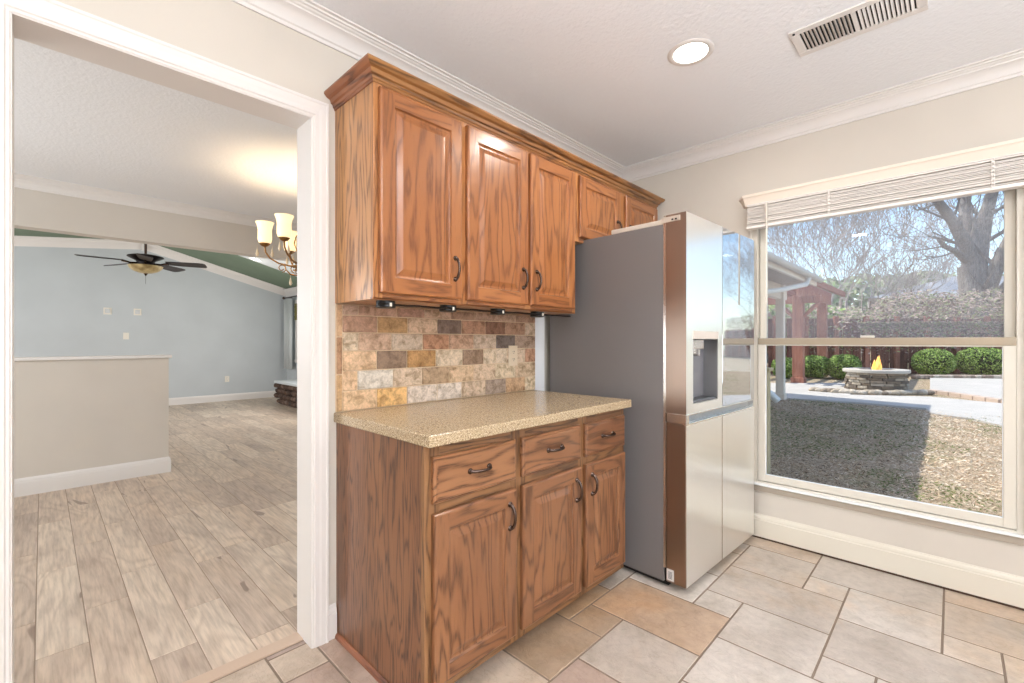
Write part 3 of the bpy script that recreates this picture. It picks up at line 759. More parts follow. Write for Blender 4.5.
# ------------------------------------------------------------------ ceiling light and vent
CX, CY = 2.005, .838
root = empty('recessed_light', (CX, CY, CH)); tag(root, 'round lit recessed downlight in the kitchen ceiling', 'light')
b = B(); lathe(b, [(.078, CH+.02), (.072, CH-.002), (.078, CH-.005), (.094, CH-.004), (.098, CH-.0005), (.098, CH)], CX, CY, 40, cap=False); fixn(b); obj('trim_ring', b, TRIM, root, smooth=True)
b = B(); lathe(b, [(.001, CH-.0025), (.073, CH-.0025), (.073, CH-.001), (.001, CH-.001)], CX, CY, 40); fixn(b); obj('lens', b, emit('downlight_glow', (255, 250, 240), 5), root)
area('recessed_light_lamp', (CX, CY, CH-.02), (CX, CY, 0), .14, .14, 10, (1, .95, .88))
for i, (x, y) in enumerate(((.7, -.3), (-.5, .8), (-.6, -1.0), (1.6, -1.4))):
    area('kitchen_downlight_lamp', (x, y, CH-.02), (x, y, 0), .14, .14, 9, (1, .95, .88))
point('kitchen_fill_lamp', (.3, -.9, 1.62), 24, .12, (.92, .96, 1))  # unseen fill lamp added to brighten the kitchen, no fixture hangs here
area('kitchen_ceiling_fill', (.3, -.9, 1.72), (.3, -.9, 3), .45, .45, 88, (.88, .94, 1))  # upward fill added behind the camera to lift the ceiling
vx0, vx1, vy0, vy1 = 2.158, 2.372, .068, .492
root = empty('ceiling_vent', ((vx0+vx1)/2, (vy0+vy1)/2, CH)); tag(root, 'white louvred air vent in the kitchen ceiling beside the downlight', 'vent')
b = B(); g = .032; zt = CH-.0005
for a in ((vx0, vx0+g, vy0, vy1), (vx1-g, vx1, vy0, vy1), (vx0+g, vx1-g, vy0, vy0+g), (vx0+g, vx1-g, vy1-g, vy1), (vx0+g, vx1-g, .272, .288)): box(b, a[0], a[1], a[2], a[3], CH-.007, zt, .0015, 0, 1)
obj('frame', b, TRIM, root)
b = B(); box(b, vx0+g*.8, vx1-g*.8, vy0+g*.8, vy1-g*.8, CH-.0015, CH-.0006); obj('duct_opening', b, DARKM, root)
b = B()
for i in range(12):
    for y0, s_ in ((.104, -1), (.292, 1)):
        y_ = y0+.006+i*.0137; dz = .006*s_
        t = B(); box(t, vx0+g, vx1-g, y_-.0052, y_+.0052, CH-.0064, CH-.0052); bmesh.ops.rotate(t, cent=(0, y_, CH-.0056), matrix=Matrix.Rotation(.6*s_, 3, 'X'), verts=t.verts); merge(b, t)
obj('louvres', b, TRIM, root)
b = B(); box(b, vx0+.012, vx0+.02, vy1-.02, vy1-.012, CH-.011, CH-.006); obj('damper_lever', b, DARKM, root)

# ------------------------------------------------------------------ chandelier
cx, cy, cz = 1.445, 3.6, 1.70
root = empty('chandelier', (cx, cy, cz)); tag(root, 'brass scroll-arm chandelier with glowing frosted glass shades and crystal drops', 'chandelier')
b = B(); lathe(b, [(.002, 1.765), (.012, 1.77), (.02, 1.785), (.012, 1.80), (.03, 1.82), (.034, 1.845), (.014, 1.87), (.01, 1.9), (.02, 1.95), (.012, 1.99), (.008, 2.1), (.016, 2.12), (.008, 2.15), (.006, 2.30), (.006, CH-.03), (.06, CH-.025), (.065, CH)], cx, cy, 16); fixn(b)
obj('stem', b, BRASSY, root, smooth=True)
VR = Vector((math.sin(YAW), -math.cos(YAW), 0)); VF = Vector((math.cos(YAW), math.sin(YAW), 0))
SH = NT('frosted_shade_glow'); SH.base(lin((240, 222, 186))); SH.b.inputs['Emission Color'].default_value = (*lin((255, 226, 176)), 1); SH.b.inputs['Emission Strength'].default_value = 1.0; SH.rough(.4)
CRY = metal('crystal_drop_glass', (236, 216, 184), .1, 0)
for k in range(6):
    a = math.radians(262+60*k); dv = VR*math.cos(a)+VF*math.sin(a); c = Vector((cx, cy, 0)); Zv = Vector((0, 0, 1)); AR = .305
    b = B(); P = [(.012, 1.83), (.06, 1.795), (.13, 1.785), (.21, 1.80), (.27, 1.835), (.30, 1.88), (AR, 1.925)]
    tube(b, [c+dv*r+Zv*z for r, z in P], [.006, .007, .007, .006, .006, .006, .006], 7)
    sc = [(.012, 1.80), (.04, 1.745), (.085, 1.715), (.13, 1.72), (.165, 1.76), (.17, 1.80)]
    tube(b, [c+dv*r+Zv*z for r, z in sc], [.005, .006, .006, .006, .005, .004], 6)
    for r0, s_ in ((.10, 1), (.19, -1)):
        sc = [(r0+.028*math.cos(t)*(1-t/11)*s_, 1.765+.028*math.sin(t)*(1-t/11)) for t in [i*.5 for i in range(-3, 13)]]
        tube(b, [c+dv*r+Zv*z for r, z in sc], .004, 6)
    sc = [(.01, 1.96), (.045, 2.03), (.09, 2.02), (.105, 1.96), (.08, 1.89), (.03, 1.84)]
    tube(b, [c+dv*r+Zv*z for r, z in sc], .005, 6)
    p = c+dv*AR
    lathe(b, [(.006, 1.918), (.022, 1.924), (.034, 1.936), (.038, 1.944), (.02, 1.948)], p.x, p.y, 14)
    arm = obj('arm', fixn(b), BRASSY, root, smooth=True)
    b = B(); lathe(b, [(v_[0]*1.06, (v_[1]-1.884)*1.06+1.944) for v_ in [(.026, 1.884), (.040, 1.892), (.046, 1.915), (.045, 1.95), (.044, 1.98), (.050, 2.01), (.060, 2.034), (.0575, 2.034), (.047, 2.01), (.041, 1.98), (.042, 1.95), (.043, 1.915), (.037, 1.895)]], p.x, p.y, 20, cap=False); fixn(b)
    sh = obj('glass_shade', b, SH.m, root, smooth=True)
    for q, (rr_, zt2) in enumerate(((AR-.05, 1.93), (AR+.05, 1.93), (.13, 1.722))):
        pp = c+dv*rr_; b = B()
        tube(b, [(pp.x, pp.y, zt2), (pp.x, pp.y, zt2-.025)], .0015, 5); zq = zt2-.024
        lathe(b, [(.001, zq), (.005, zq-.012), (.012, zq-.042), (.008, zq-.058), (.001, zq-.064)], pp.x, pp.y, 8); obj('crystal_drop', fixn(b), CRY, root, smooth=True)
    point('chandelier_bulb_lamp', (p.x, p.y, 2.03), 3.6, .035, (1, .82, .58))

# ------------------------------------------------------------------ living room: fan, plates, window, hearth
fx, fy, fz = .868, 7.0, 2.14
root = empty('ceiling_fan', (fx, fy, fz)); tag(root, 'dark bronze five-blade ceiling fan with amber glass bowl light', 'fan')
b = B(); tube(b, [(fx, fy, 2.25), (fx, fy, zc(fx)-.02)], .013, 10); lathe(b, [(.02, zc(fx)-.12), (.055, zc(fx)-.07), (.07, zc(fx)+.0)], fx, fy, 20); obj('downrod', fixn(b), BRONZE, root, smooth=True)
b = B(); lathe(b, [(.02, 2.262), (.135, 2.245), (.175, 2.232), (.178, 2.222), (.14, 2.20), (.10, 2.18), (.085, 2.16), (.085, 2.135), (.10, 2.13), (.10, 2.11), (.05, 2.10)], fx, fy, 32); obj('motor_housing', fixn(b), metal('dark_bronze_fan', (30, 24, 24), .4, .6), root, smooth=True)
AMB = NT('amber_alabaster_glass'); v = AMB.coord(); AMB.base(AMB.ramp(AMB.noise(v, 14, 4), [(.35, lin((150, 128, 84))), (.65, lin((206, 188, 140)))])); AMB.rough(.3)
b = B(); lathe(b, [(.168, 2.118), (.17, 2.112), (.155, 2.085), (.12, 2.055), (.07, 2.035), (.02, 2.026), (.001, 2.025)], fx, fy, 32, cap=False); obj('glass_bowl', fixn(b), AMB.m, root, smooth=True)
b = B(); lathe(b, [(.001, 2.03), (.022, 2.028), (.018, 2.016), (.008, 2.01), (.01, 2.003), (.001, 1.996)], fx, fy, 14); tube(b, [(fx, fy, 2.0), (fx, fy, 1.90)], .0015, 5); obj('bowl_finial', fixn(b), BRONZE, root, smooth=True)
BLM = paint('fan_blade_dark_wood', (52, 46, 46), .45, .05)
ANG0 = 20
for k in range(5):
    a = math.radians(ANG0+72*k); dv = VR*math.cos(a)+VF*math.sin(a); side = Vector((-dv.y, dv.x, 0)); c = Vector((fx, fy, 0))
    b = B(); Z = Vector((0, 0, 1)); prof = [(.21, .052), (.30, .062), (.43, .070), (.56, .076), (.605, .068), (.625, .045)]
    tl = -.2
    def pt(r, w, dz): return c+dv*r+side*w*math.cos(tl)+Z*(2.165-.02*(r)+w*math.sin(tl)+dz)
    up = [[b.verts.new(pt(r, s_*w, .004)) for s_ in (-1, 1)] for r, w in prof]; dn = [[b.verts.new(pt(r, s_*w, -.004)) for s_ in (-1, 1)] for r, w in prof]
    for i in range(len(prof)-1):
        b.faces.new((up[i][0], up[i+1][0], up[i+1][1], up[i][1])); b.faces.new((dn[i][0], dn[i][1], dn[i+1][1], dn[i+1][0]))
        for s_ in (0, 1): b.faces.new((up[i][s_], dn[i][s_], dn[i+1][s_], up[i+1][s_]))
    b.faces.new((up[0][0], up[0][1], dn[0][1], dn[0][0])); b.faces.new((up[-1][0], up[-1][1], dn[-1][1], dn[-1][0])); fixn(b)
    bl = obj('blade', b, BLM, root)
    b = B(); tube(b, [c+dv*.08+Z*2.145, c+dv*.15+Z*2.14, c+dv*.23+Z*2.157], [.012, .010, .014], 8); obj('blade_bracket', b, BRONZE, bl, smooth=True) if False else obj('blade_bracket', b, BRONZE, root, smooth=True)
for (x, z, kd, nm, lab) in ((.791, 1.738, 'thermostat', 'thermostat', 'small white thermostat on the grey wall, left of the pair below the fan'),
                    (1.198, 1.74, 'thermostat', 'alarm_keypad', 'small white keypad on the grey wall, right of the pair below the fan'),
                    (1.039, 1.304, 'switch', 'light_switch', 'white light switch on the grey wall just above the half wall'),
                    (2.612, .444, 'outlet', 'power_outlet', 'white power outlet low on the grey living room wall')):
    outlet(nm, x, LY-.001, z, lab, {'thermostat': 'control', 'switch': 'switch', 'outlet': 'outlet'}[kd], kindp=kd, w=.11 if kd == 'thermostat' else .08, h=.12)
# recessed living light
lx, ly = 2.60, 8.80; lz_ = zc(lx)-.016
root = empty('recessed_light', (lx, ly, lz_)); tag(root, 'small lit recessed light in the sloped living room ceiling', 'light')
b = B(); lathe(b, [(.06, .0), (.10, -.006), (.105, .0)], 0, 0, 28, cap=False); fixn(b); rt = Matrix.Rotation(math.atan(.275), 4, 'Y')
bmesh.ops.transform(b, matrix=Matrix.Translation((lx, ly, lz_)) @ rt, verts=b.verts); obj('trim_ring', b, TRIM, root)
b = B(); lathe(b, [(.001, -.002), (.075, -.002), (.075, 0), (.001, 0)], 0, 0, 28); fixn(b)
bmesh.ops.transform(b, matrix=Matrix.Translation((lx, ly, lz_)) @ rt, verts=b.verts); obj('lens', b, MATS['downlight_glow'], root)
point('living_recessed_lamp', (lx, ly, lz_-.12), 1.2, .06, (1, .97, .92))
# living window in x = LX wall
b = B(); wframe(b, 8.30, 10.0, .82, 2.02, .06, LX+.02, LX+.10); box(b, LX+.02, LX+.1, 9.12, 9.18, .82, 2.02); box(b, LX+.02, LX+.1, 8.36, 9.94, 1.40, 1.45); w = struct('window_4', b, TRIM)
b = B(); box(b, LX+.05, LX+.055, 8.35, 9.95, .86, 1.98); obj('pane', b, GLASS, w)
b = B(); t_ = .07; box(b, LX-.02, LX, 8.23, 8.30, .75, 2.09); box(b, LX-.02, LX, 10.0, 10.07, .75, 2.09); box(b, LX-.02, LX, 8.30, 10.0, 2.02, 2.09); box(b, LX-.04, LX+.02, 8.21, 10.09, .77, .82, .005); struct('trim_living_window', b, TRIM)
WOV = NT('woven_bamboo'); v = WOV.coord(scale=(1, 1, 60)); WOV.base(WOV.ramp(WOV.noise(v, 3, 3), [(.35, lin((84, 82, 40))), (.65, lin((150, 140, 78)))])); WOV.rough(.7)
b = B()
for i in range(7): box(b, LX-.055-.004*(i % 2), LX-.03, 8.28, 10.02, 1.66+i*.05, 1.66+i*.05+.048, .006)
o = obj('roman_shade', b, WOV.m, loc=(LX-.03, 8.9, 2.0)); tag(o, 'olive woven bamboo shade at the top of the living room window', 'shade')
CUR = NT('sheer_white_curtain'); CUR.base(lin((240, 243, 242))); CUR.rough(.8)
tl_ = CUR.n('ShaderNodeBsdfTranslucent'); tl_.inputs[0].default_value = (.9, .92, .92, 1); mx_ = CUR.n('ShaderNodeMixShader'); mx_.inputs[0].default_value = .5
CUR.l(CUR.b.outputs[0], mx_.inputs[1]); CUR.l(tl_.outputs[0], mx_.inputs[2]); CUR.l(mx_.outputs[0], [n_ for n_ in CUR.t.nodes if n_.type == 'OUTPUT_MATERIAL'][0].inputs[0])
def curtain(y0, y1, lab, ph):
    b = B(); n = 60; lo = []; hi = []
    for i in range(n+1):
        y = y0+(y1-y0)*i/n; x = LX-.10+.022*math.sin(i*.75+ph); lo.append(b.verts.new((x*1.0-.02*math.sin(i*.3), y, .62))); hi.append(b.verts.new((x, y, 2.12)))
    for i in range(n): b.faces.new((lo[i], lo[i+1], hi[i+1], hi[i]))
    for f in b.faces: f.smooth = True
    o = obj('curtain', b, CUR.m, loc=(LX-.1, (y0+y1)/2, .62)); o.modifiers.new('s', 'SOLIDIFY').thickness = .003; tag(o, lab, 'curtain')
curtain(10.04, 10.46, 'sheer white curtain hanging in the far corner of the living room', 0)
b = B(); tube(b, [(LX-.10, 7.9, 2.15), (LX-.10, 10.5, 2.15)], .012, 10); lathe(b, [(.001, 2.115), (.028, 2.13), (.032, 2.15), (.028, 2.17), (.001, 2.185)], LX-.1, 10.50, 12)
for y_ in (8.1, 10.3): box(b, LX-.10, LX, y_-.008, y_+.008, 2.142, 2.158)
o = obj('curtain_rod', fixn(b), BRONZE, loc=(LX-.1, 8.9, 2.15), smooth=True); tag(o, 'dark curtain rod above the living room window', 'rod')
# stone hearth
root = empty('stone_hearth', (3.45, 8.9, 0)); tag(root, 'low dark fieldstone hearth with a pale slab top in the living room', 'hearth')
RK = NT('brown_fieldstone'); v = RK.coord(); RK.base(RK.ramp(RK.noise(v, 9, 5), [(.3, lin((52, 38, 32))), (.55, lin((96, 74, 62))), (.75, lin((140, 118, 104)))])); RK.rough(.8); RK.bump(RK.noise(v, 30, 5), .6, .02)
b = B(); box(b, 3.20, LX-.02, 7.3, 9.37, 0, .40); obj('core', b, RK.m, root)
b = B()
def rocks(b, p0, p1, nrm):
    p0, p1 = Vector(p0), Vector(p1); L = (p1-p0).length; u = (p1-p0)/L
    for r_ in range(4):
        s_ = -random.uniform(0, .1)
        while s_ < L:
            w = random.uniform(.14, .28); z0 = .01+r_*.098; t = B(); bmesh.ops.create_icosphere(t, subdivisions=2, radius=.5)
            for v_ in t.verts: v_.co *= 1+.22*noise.noise(v_.co*3+Vector((s_, r_, 0)))
            M = Matrix.Translation(p0+u*(s_+w/2)+Vector((0, 0, z0+.05))) @ Matrix(((u.x, nrm[0], 0, 0), (u.y, nrm[1], 0, 0), (0, 0, 1, 0), (0, 0, 0, 1))) @ Matrix.Diagonal((w*1.08, .13, .11, 1))
            bmesh.ops.transform(t, matrix=M, verts=t.verts); merge(b, t); s_ += w
rocks(b, (3.2, 7.4, 0), (3.2, 9.37, 0), (-1, 0)); rocks(b, (3.2, 9.37, 0), (3.5, 9.37, 0), (0, 1)); obj('stones', b, RK.m, root)
b = B(); box(b, 3.12, LX-.01, 7.3, 9.45, .405, .45, .008); obj('slab', b, metal('pale_marble_slab', (206, 212, 214), .3, 0), root)

# ================================================================== GARDEN
def W(px, py, d):
    """a point d metres ahead of the camera station, used to survey the garden"""
    u = (px-512)/455.1; v = (341.5-py)/455.1
    return Vector((math.cos(YAW)+u*math.sin(YAW), math.sin(YAW)-u*math.cos(YAW), v))*d + Vector((0, 0, CAMZ))
def gz(x, y):
    d = x*math.cos(YAW)+y*math.sin(YAW)
    return -.05+.018*max(0, d-3)
def gpt(px, py, up=0):
    v = (py-341.5)/455.1; d = (CAMZ+.05+.054)/(v+.018); p = W(px, py, d); p.z = gz(p.x, p.y)+up; return p
def facing(): return Matrix.Rotation(YAW, 4, 'Z')

LAWN = NT('dry_lawn'); v = LAWN.coord(); n1 = LAWN.noise(v, 1.3, 5, .65); n2 = LAWN.noise(v, 38, 3, .8); n3 = LAWN.noise(v, 9, 5, .7)
c = LAWN.ramp(n2, [(.3, lin((80, 66, 50))), (.44, lin((160, 138, 112))), (.6, lin((214, 194, 168)))])
g = LAWN.ramp(n3, [(.3, lin((70, 84, 40))), (.7, lin((150, 158, 92)))])
LAWN.base(LAWN.mix(LAWN.ramp(n1, [(.52, (0, 0, 0)), (.70, (.6, .6, .6))]), c, g)); LAWN.rough(.95, .1); LAWN.bump(n2, .9, .05)
b = B(); n = 60; vs = {}
for i in range(n+1):
    for j in range(n+1):
        x = 3.22+(i/n)**1.5*45; y = -22+52*j/n
        vs[i, j] = b.verts.new((x, y, gz(x, y)+.012*noise.noise(Vector((x, y, 0))*1.5)))
for i in range(n):
    for j in range(n):
        if vs[i, j].co.x < 3.95 and vs[i, j+1].co.y > 1.75: continue
        b.faces.new((vs[i, j], vs[i+1, j], vs[i+1, j+1], vs[i, j+1]))
bmesh.ops.delete(b, geom=[v_ for v_ in b.verts if not v_.link_faces], context='VERTS'); fixn(b); o = obj('lawn', b, LAWN.m); tag(o, 'dry patchy winter lawn outside the window', 'lawn', kind='stuff')
# blades and dead leaves scattered on the lawn near the window
b = B(); LEAFM = NT('dead_leaf_litter'); at = LEAFM.n('ShaderNodeAttribute', attribute_name='tint'); LEAFM.base(at.outputs['Color']); LEAFM.rough(.9, .1)
lay = b.loops.layers.float_color.new('tint')
def leafquad(b, lay, p, s, c, nrm=None, asp=.5):
    d1 = Vector((random.gauss(0, 1), random.gauss(0, 1), random.gauss(0, .5))).normalized(); d2 = d1.orthogonal().normalized()
    if nrm is not None:
        d2 = nrm.cross(d1)
        d2 = d2.normalized() if d2.length > .01 else d1.orthogonal()
    f = b.faces.new([b.verts.new(p+d1*s), b.verts.new(p+d2*s*asp), b.verts.new(p-d1*s), b.verts.new(p-d2*s*asp)])
    for l in f.loops: l[lay] = (*c, 1)
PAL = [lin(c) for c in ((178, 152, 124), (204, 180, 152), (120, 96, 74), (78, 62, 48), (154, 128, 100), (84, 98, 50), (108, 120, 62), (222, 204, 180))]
SUNLIT_PAL = [lin(c) for c in ((226, 204, 180), (238, 222, 202), (206, 180, 154), (170, 140, 112), (214, 190, 164))]  # paler litter, sunlight painted into the colours past the roof shadow edge
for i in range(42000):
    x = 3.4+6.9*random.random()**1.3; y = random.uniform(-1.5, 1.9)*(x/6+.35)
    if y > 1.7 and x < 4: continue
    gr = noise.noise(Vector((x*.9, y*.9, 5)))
    c = random.choice(PAL[5:7]) if gr > (.02 if x > 5.2 and y > .3 else .2) and random.random() < .55 else random.choice(PAL[:5]+PAL[:2]+PAL[7:]) if y > .35 else random.choice(SUNLIT_PAL)  # greener, darker litter on the shaded side, sunlit tones on the other
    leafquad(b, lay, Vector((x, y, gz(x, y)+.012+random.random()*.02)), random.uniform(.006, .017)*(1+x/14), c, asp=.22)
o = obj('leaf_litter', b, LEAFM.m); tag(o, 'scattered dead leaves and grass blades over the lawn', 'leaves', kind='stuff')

def concrete(name, rgb):
    m = NT(name); v = m.coord(); n = m.noise(v, 3, 6, .6); c = lin(rgb)
    m.base(m.ramp(n, [(.3, tuple(x*.86 for x in c)), (.7, c)])); m.rough(.9, .2); m.bump(m.noise(v, 60, 3), .3, .01); return m.m
CONC = concrete('pale_concrete', (188, 182, 175)); BRK = concrete('brick_step_edge', (200, 178, 162))
def slabpoly(name, pix, up, th, m):
    b = B(); f = b.faces.new([b.verts.new(gpt(px, py, up)) for px, py in pix]); r = bmesh.ops.extrude_face_region(b, geom=[f])
    bmesh.ops.translate(b, vec=(0, 0, -th), verts=[v for v in r['geom'] if isinstance(v, bmesh.types.BMVert)]); bmesh.ops.triangulate(b, faces=[f for f in b.faces if len(f.verts) > 4]); fixn(b)
    return obj(name, b, m)
o = slabpoly('patio', [(700, 384), (858, 384), (850, 396), (930, 398), (1003, 405), (1180, 432), (1420, 470), (1420, 520), (1180, 462), (1003, 428), (975, 421), (932, 415), (926, 410), (860, 404), (795, 400), (700, 396)], .03, .1, CONC)
tag(o, 'sunlit pale concrete patio path crossing the lawn', 'patio')
o = slabpoly('raised_patio', [(930, 380), (1180, 383), (1180, 424), (1003, 402), (930, 392)], .06, .10, CONC); tag(o, 'raised pale concrete slab right of the fire pit', 'patio')
b = B(); P0 = [gpt(px, py, 0) for px, py in ((929, 392.5), (965, 397.5), (1004, 403.5), (1180, 426))]
for a, c in zip(P0, P0[1:]):
    L = (c-a).length; u = (c-a).normalized(); k = int(L/.32)+1
    for i in range(k):
        p = a+u*(L*(i+.5)/k); t = B(); box(t, -L/k*.47, L/k*.47, -.09, .09, -.03, .075, .012)
        bmesh.ops.transform(t, matrix=Matrix.Translation(p) @ Matrix.Rotation(math.atan2(u.y, u.x), 4, 'Z'), verts=t.verts); merge(b, t)
o = obj('brick_step', b, BRK, loc=P0[0]); tag(o, 'reddish block step edge in front of the raised slab', 'step')

# --- fire pit
pc = gpt(875, 389.5); pc = W(875.5, 380, 10.35); R0 = .56; zg = gz(pc.x, pc.y)
root = empty('fire_pit', (pc.x, pc.y, zg)); tag(root, 'round stacked-stone fire pit with a grey cap in the garden', 'fire pit')
STN = NT('stacked_ledge_stone'); at = STN.n('ShaderNodeAttribute', attribute_name='tint'); v = STN.coord()
STN.base(STN.mix(.6, at.outputs['Color'], STN.mix(1, at.outputs['Color'], STN.ramp(STN.noise(v, 14, 5), [(.3, (.55,)*3), (.7, (1.15,)*3)]), 'MULTIPLY'))); STN.rough(.85); STN.bump(STN.noise(v, 20, 5), .5, .02)
b = B(); lay = b.loops.layers.float_color.new('tint')
z = zg-.03
while z < zg+.40:
    h = random.uniform(.05, .075); a = random.random()
    while a < random.random()*.01+2*math.pi+.5:
        w = random.uniform(.25, .55); t = B(); rr = R0+random.uniform(-.02, .02)
        n_ = 5; c = random.choice([lin(q) for q in ((150, 134, 116), (124, 108, 92), (172, 158, 140), (104, 92, 82), (184, 172, 156))])
        for (ra, rb_) in ((rr, rr-.18),):
            g = .012
            ring = [[(r_*math.cos(a+g+(w-2*g)*i/n_)+pc.x, r_*math.sin(a+g+(w-2*g)*i/n_)+pc.y) for i in range(n_+1)] for r_ in (ra, rb_)]
            vo = [[b.verts.new((*p, zz_)) for p in ring[0]] for zz_ in (z+.004, z+h-.006)]; vi = [[b.verts.new((*p, zz_)) for p in ring[1]] for zz_ in (z+.004, z+h-.006)]
            fs = []
            for i in range(n_):
                fs += [b.faces.new((vo[0][i], vo[0][i+1], vo[1][i+1], vo[1][i])), b.faces.new((vo[1][i], vo[1][i+1], vi[1][i+1], vi[1][i])), b.faces.new((vi[0][i], vi[1][i], vi[1][i+1], vi[0][i+1])), b.faces.new((vo[0][i], vi[0][i], vi[0][i+1], vo[0][i+1]))]
            fs += [b.faces.new((vo[0][0], vo[1][0], vi[1][0], vi[0][0])), b.faces.new((vo[0][-1], vi[0][-1], vi[1][-1], vo[1][-1]))]
            for f in fs:
                for l in f.loops: l[lay] = (*c, 1)
        t.free(); a += w
    z += h
obj('stone_wall', fixn(b), STN.m, root)
b = B(); lathe(b, [(R0-.13, zg-.03), (R0-.08, zg-.03), (R0-.08, z), (R0-.13, z)], pc.x, pc.y, 40); obj('inner_liner', fixn(b), DARKM, root)
b = B(); lathe(b, [(R0-.22, z), (R0+.04, z), (R0+.05, z+.012), (R0+.05, z+.06), (R0+.035, z+.072), (R0-.22, z+.072), (R0-.22, z)], pc.x, pc.y, 48, cap=False)
obj('cap', fixn(b), concrete('pit_cap_stone', (190, 182, 172)), root)
b = B(); lathe(b, [(.01, z+.02), (R0-.2, z+.02), (R0-.2, z-.02), (.01, z-.02)], pc.x, pc.y, 32); obj('ember_bed', fixn(b), RK.m, root)
FLM = NT('flame'); FLM.base(lin((250, 190, 90))); v = FLM.coord(); FLM.l(FLM.ramp(FLM.noise(v, 9, 2), [(.4, lin((246, 150, 50))), (.6, lin((255, 216, 120)))]), FLM.b.inputs['Emission Color']); FLM.b.inputs['Emission Strength'].default_value = 1.1
fp = pc
b = B()
for k in range(5):
    ox, oy = random.uniform(-.06, .06), random.uniform(-.06, .06); H = random.uniform(.16, .34) if k else .36
    tube(b, [(fp.x+ox, fp.y+oy, z+.02), (fp.x+ox+.01, fp.y+oy, z+.02+H*.3), (fp.x+ox-.015, fp.y+oy, z+.02+H*.65), (fp.x+ox+.01, fp.y+oy, z+.02+H)], [.04, .055, .03, .004], 8)
o = obj('flame', fixn(b), FLM.m, loc=(fp.x, fp.y, z+.02), smooth=True); tag(o, 'small orange flame burning in the fire pit', 'flame')
# bed border stones
b = B(); lay = b.loops.layers.float_color.new('tint')
BD_ = [(812, 393), (835, 395), (855, 396), (875, 396.5), (895, 396.5), (912, 396), (930, 396)]
for (p1, p2) in zip(BD_, BD_[1:]):
    for q in range(4):
        f_ = (q+.5)/4; p = gpt(p1[0]+(p2[0]-p1[0])*f_, p1[1]+(p2[1]-p1[1])*f_-1.2, .05); t = B(); bmesh.ops.create_icosphere(t, subdivisions=2, radius=1)
        bmesh.ops.scale(t, vec=(random.uniform(.10, .16), random.uniform(.07, .1), random.uniform(.05, .075)), verts=t.verts); bmesh.ops.rotate(t, cent=(0, 0, 0), matrix=Matrix.Rotation(YAW-1.57+random.uniform(-.3, .3), 3, 'Z'), verts=t.verts)
        bmesh.ops.translate(t, vec=p, verts=t.verts); c = random.choice([lin((176, 160, 140)), lin((140, 124, 108)), lin((196, 182, 164))]); mp = {}
        for v_ in t.verts: mp[v_] = b.verts.new(v_.co)
        for f in t.faces:
            nf = b.faces.new([mp[v_] for v_ in f.verts])
            for l in nf.loops: l[lay] = (*c, 1)
        t.free()
o = obj('stone_edging', b, STN.m, loc=gpt(870, 395)); tag(o, 'row of rough stones edging the fire pit bed', 'edging', kind='stuff')
b = B(); lay = b.loops.layers.float_color.new('tint')
for i in range(36):
    p = gpt(918+i*4.6, 379.0+.02*i, .06); t = B(); box(t, -.16, .16, -.08, .08, -.05, .06, .02, 0, 1); bmesh.ops.transform(t, matrix=Matrix.Translation(p) @ Matrix.Rotation(YAW-1.57+random.uniform(-.15, .15), 4, 'Z'), verts=t.verts)
    c = random.choice([lin((190, 168, 150)), lin((160, 138, 122)), lin((206, 190, 172))]); mp = {}
    for v_ in t.verts: mp[v_] = b.verts.new(v_.co)
    for f in t.faces:
        nf = b.faces.new([mp[v_] for v_ in f.verts])
        for l in nf.loops: l[lay] = (*c, 1)
    t.free()
o = obj('stone_edging', b, STN.m, loc=gpt(990, 379)); tag(o, 'straight row of pale stones in front of the round shrubs by the fence', 'edging', kind='stuff')

# --- fence
FN = NT('red_brown_fence_wood'); v = FN.coord(scale=(8, 8, 1)); FN.base(FN.ramp(FN.noise(v, 2, 4), [(.3, lin((84, 48, 42))), (.7, lin((138, 86, 72)))])); FN.rough(.85)
FN2 = NT('red_cedar_post'); v = FN2.coord(scale=(8, 8, 1)); FN2.base(FN2.ramp(FN2.noise(v, 2, 4), [(.3, lin((148, 90, 72))), (.7, lin((182, 122, 100)))])); FN2.rough(.8)
D = 14.8; A = W(735, 341, D); Cc = W(1480, 341, D); u = (Cc-A); u.z = 0; L = u.length; u.normalize(); nf_ = Vector((-math.cos(YAW), -math.sin(YAW), 0))
root = empty('garden_fence', (A.x, A.y, gz(A.x, A.y))); tag(root, 'tall red-brown board fence closing the back of the garden', 'fence')
b = B(); s_ = 0; k = 0
R_ = Matrix.Rotation(math.atan2(u.y, u.x), 4, 'Z'); zb = gz(A.x, A.y)
while s_ < L:
    w = .14; p = A+u*(s_+w/2)+nf_*(.02 if k % 2 else 0); p.z = 0; t = B(); box(t, -w/2+.003, w/2-.003, -.01, .01, zb-.02, zb+1.78+random.uniform(-.01, .01))
    bmesh.ops.transform(t, matrix=Matrix.Translation(p) @ R_, verts=t.verts); merge(b, t); s_ += w+.012; k += 1
obj('boards', b, FN.m, root)
s_ = .3
while s_ < L:
    p = A+u*s_+nf_*.06; p.z = 0; b = B(); box(b, -.07, .07, -.05, .05, zb-.02, zb+1.86, .008); bmesh.ops.transform(b, matrix=Matrix.Translation(p) @ R_, verts=b.verts); obj('post', b, FN2.m, root); s_ += .98
b = B()
for z0 in (zb+.35, zb+1.55): box(b, 0, L, -.05, -.02, z0, z0+.08)
bmesh.ops.transform(b, matrix=Matrix.Translation((A.x, A.y, 0)) @ R_, verts=b.verts); obj('rails', b, FN.m, root)

